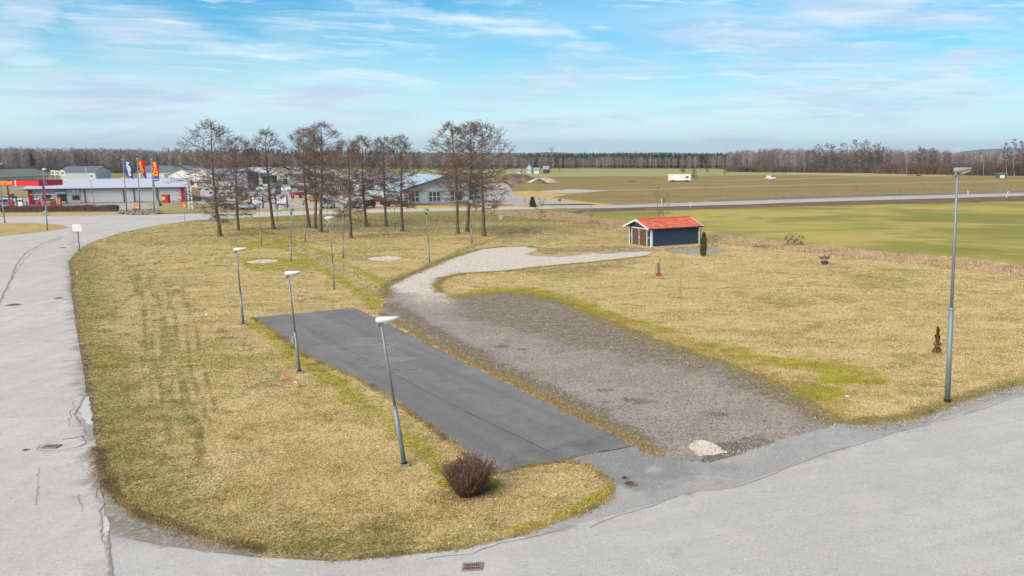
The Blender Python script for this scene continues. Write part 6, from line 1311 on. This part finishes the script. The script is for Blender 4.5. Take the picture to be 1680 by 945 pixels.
# trucks and piles of white goods in the yard, one object each
rs_ = random.Random(21)
PLACES = [(336,312,'at the left end of the yard by the first alder'),(352,318,'under the low branches of the first alder'),(372,318,'right of the first alder trunk'),(388,326,'left of the second alder trunk'),(434,308,'beside the corrugated store'),(452,322,'between corrugated store and banners'),(486,312,'before the storage hall, left end'),(506,318,'before the storage hall, middle'),(540,312,'before the storage hall, right end'),(566,312,'left of the office block'),(590,322,'before the office block'),(640,316,'before the green-grey building'),(478,296,'behind the workshop roof'),(520,300,'behind the storage hall, left'),(560,300,'behind the storage hall, right')]
for i, (u, v, w) in enumerate(PLACES):
    B = G(u, v); kx = B.y/FPX; L = rs_.choice((14,18,22,12))*kx; hh = rs_.choice((2.4,2.6,3.0)); cc = rs_.choice(((222,226,230),(206,210,212),(232,236,240),(150,156,160)))
    e = empty('box_trailer', B, rs_.uniform(-.25,.25), f'pale box trailer {w}', 'trailer', 'pale box trailers in the industrial yard'); MB().box((0,0,hh/2+.5), (L,2.3,hh)).build('box', simple('box_%d' % cc[0], P(*cc), .5), e, bev=.04); MB().box((0,0,.55), (L*.95,1.9,.15)).build('chassis', M_DARK, e)
    for x_ in (-.3,.3): MB().tube((L*x_,-1.1,.42), (L*x_,-.8,.42), .42, n=10).build('wheel', M_BLACK, e)

# ================================================================== PERSON AT THE PUMP
def person():
    B = G(57, 341); e = empty('person', B, .4, 'person in dark blue clothes standing between the fuel pumps', 'person')
    vs = [(0,0,.95),(0,0,1.2),(0,0,1.42),(0,0,1.52),(0,.01,1.66),(.1,0,.9),(.11,.02,.5),(.12,.0,.06),(.12,-.14,.03),(-.1,0,.9),(-.11,.03,.5),(-.12,.02,.06),(-.12,-.12,.03),(.2,0,1.4),(.25,.02,1.12),(.2,-.18,.98),(-.2,0,1.4),(-.25,.02,1.12),(-.22,-.12,.9)]
    es = [(0,1),(1,2),(2,3),(3,4),(0,5),(5,6),(6,7),(7,8),(0,9),(9,10),(10,11),(11,12),(2,13),(13,14),(14,15),(2,16),(16,17),(17,18)]; rr_ = [.15,.15,.14,.055,.1,.1,.07,.05,.045,.1,.07,.05,.045,.07,.05,.035,.07,.05,.035]
    me = bpy.data.meshes.new('body'); me.from_pydata(vs, es, []); o = mesh_obj('body', me, simple('dark_clothes', P(40,54,84), .9), e); m = o.modifiers.new('skin', 'SKIN'); o.modifiers.new('sub', 'SUBSURF').levels = 1
    for i, sv in enumerate(me.skin_vertices[0].data): sv.radius = (rr_[i], rr_[i]*.8); sv.use_root = i == 0
    MB().lathe([(.02,-.13),(.07,-.1),(.095,0),(.09,.08),(.03,.13)], 10, (0,-.01,1.7)).build('head', simple('skin', P(206,160,134), .7), e, True); MB().lathe([(.098,-.01),(.1,.06),(.06,.13),(.01,.15)], 10, (0,.015,1.71)).build('hair', M_BLACK, e, True)
person()

# ================================================================== COVERS AND DRAINS
M_IRON = simple('rusty_iron', P(160,142,130), .8, .2, var=.2, scale=9); M_IRON2 = simple('grey_iron', P(150,142,136), .7, .2, var=.15, scale=9)
def manhole(u, v, r, label, mat=M_IRON2, z=.04):
    B = G(u, v, z); e = empty('manhole_cover', B, .3, label, 'manhole cover'); MB().lathe([(r+.06,0),(r+.06,.012),(r+.01,.012),(r+.01,0)], 24, cap=False).build('frame', mat, e); MB().lathe([(r,0),(r,.016)], 24).build('cover', mat, e)
    for k in range(-2, 3): MB().box((0, k*r*.33, .02), (1.4*r*math.sqrt(max(.1, 1-(k*.33)**2)), .025, .01)).build('cover_rib', M_BLACK, e)
def grate(u, v, w, d, rz, n, label, z=.046):
    B = G(u, v, z); e = empty('drain_grate', B, rz, label, 'drain grate'); MB().box((0,0,-.002), (w,d,.012)).build('pit_shade_plate', M_BLACK, e)  # thin black plate, the dark of the shaft put into its colour
    for s in (-1, 1): MB().box((0,s*(d/2+.03),.008), (w+.12,.06,.03)).build('frame', M_IRON, e); MB().box((s*(w/2+.03),0,.008), (.06,d,.03)).build('frame', M_IRON, e)
    for k in range(n): MB().box((-w/2+w*(k+.5)/n, 0, .012), (w/n*.45, d-.01, .018)).build('bar', M_IRON, e)
    MB().box((0,0,.014), (w-.02,.04,.016)).build('cross_bar', M_IRON, e)
grate(775, 930, .42, .32, .15, 8, 'square rusty drain grate in the foreground road edge'); grate(84, 732.5, .44, .26, .05, 6, 'rusty drain grate in the cracked patch of the left road', .05)
manhole(1033, 794, .22, 'large rusty manhole cover on the driveway apron', M_IRON); manhole(1025, 784.5, .1, 'small round valve cover beside the larger manhole', M_IRON); manhole(22, 500, .4, 'dark manhole cover near the left picture edge'); manhole(96, 489, .25, 'small drain cover at the side road edge'); manhole(103, 406, .3, 'far small cover in the side road before the junction'); manhole(42, 738, .05, 'tiny valve cap left of the left road grate')
B = G(1390, 650, .04); o = MB().lathe([(.0,.0),(.12,.0),(.11,.02),(.05,.03)], 9).build('flat_stone', M_WHITE); o.location = B; tag(o, 'pale flat stone in the mossy grass near the gravel end', 'stone')
for i, (u, v, w) in enumerate(((1056,448,'pale blue litter scrap near the planter box'),(335,518,'white litter scrap on the left lawn'),(247,429,'white litter scrap near the curved tyre tracks'),(1354,411,'white litter scrap by the ditch'),(822,452-4,'white scrap at the gravel drive edge'))):
    o = MB().add([(0,0,0),(.22,.03,.05),(.25,.2,.02),(.05,.18,.1),(.12,.1,.13)], [(0,1,4),(1,2,4),(2,3,4),(3,0,4)]).build('litter', M_WHITE); o.location = G(u, v, .02); tag(o, w, 'litter')

# ================================================================== HAZE
hz_o = MB().box((0, 0, 59), (19400, 19400, 120.2)).build('haze', None); tag(hz_o, 'thin blue-white haze in the air over the whole plain', kind='stuff')
hm = bpy.data.materials.new('haze'); hm.use_nodes = True; hm.node_tree.nodes.clear(); ho = hm.node_tree.nodes.new('ShaderNodeOutputMaterial'); hv = hm.node_tree.nodes.new('ShaderNodeVolumePrincipled')
hv.inputs['Color'].default_value = (.86, .93, 1, 1); hv.inputs['Density'].default_value = 1.1e-4; hv.inputs['Anisotropy'].default_value = .2
hm.node_tree.links.new(hv.outputs[0], ho.inputs['Volume']); hz_o.data.materials.append(hm)
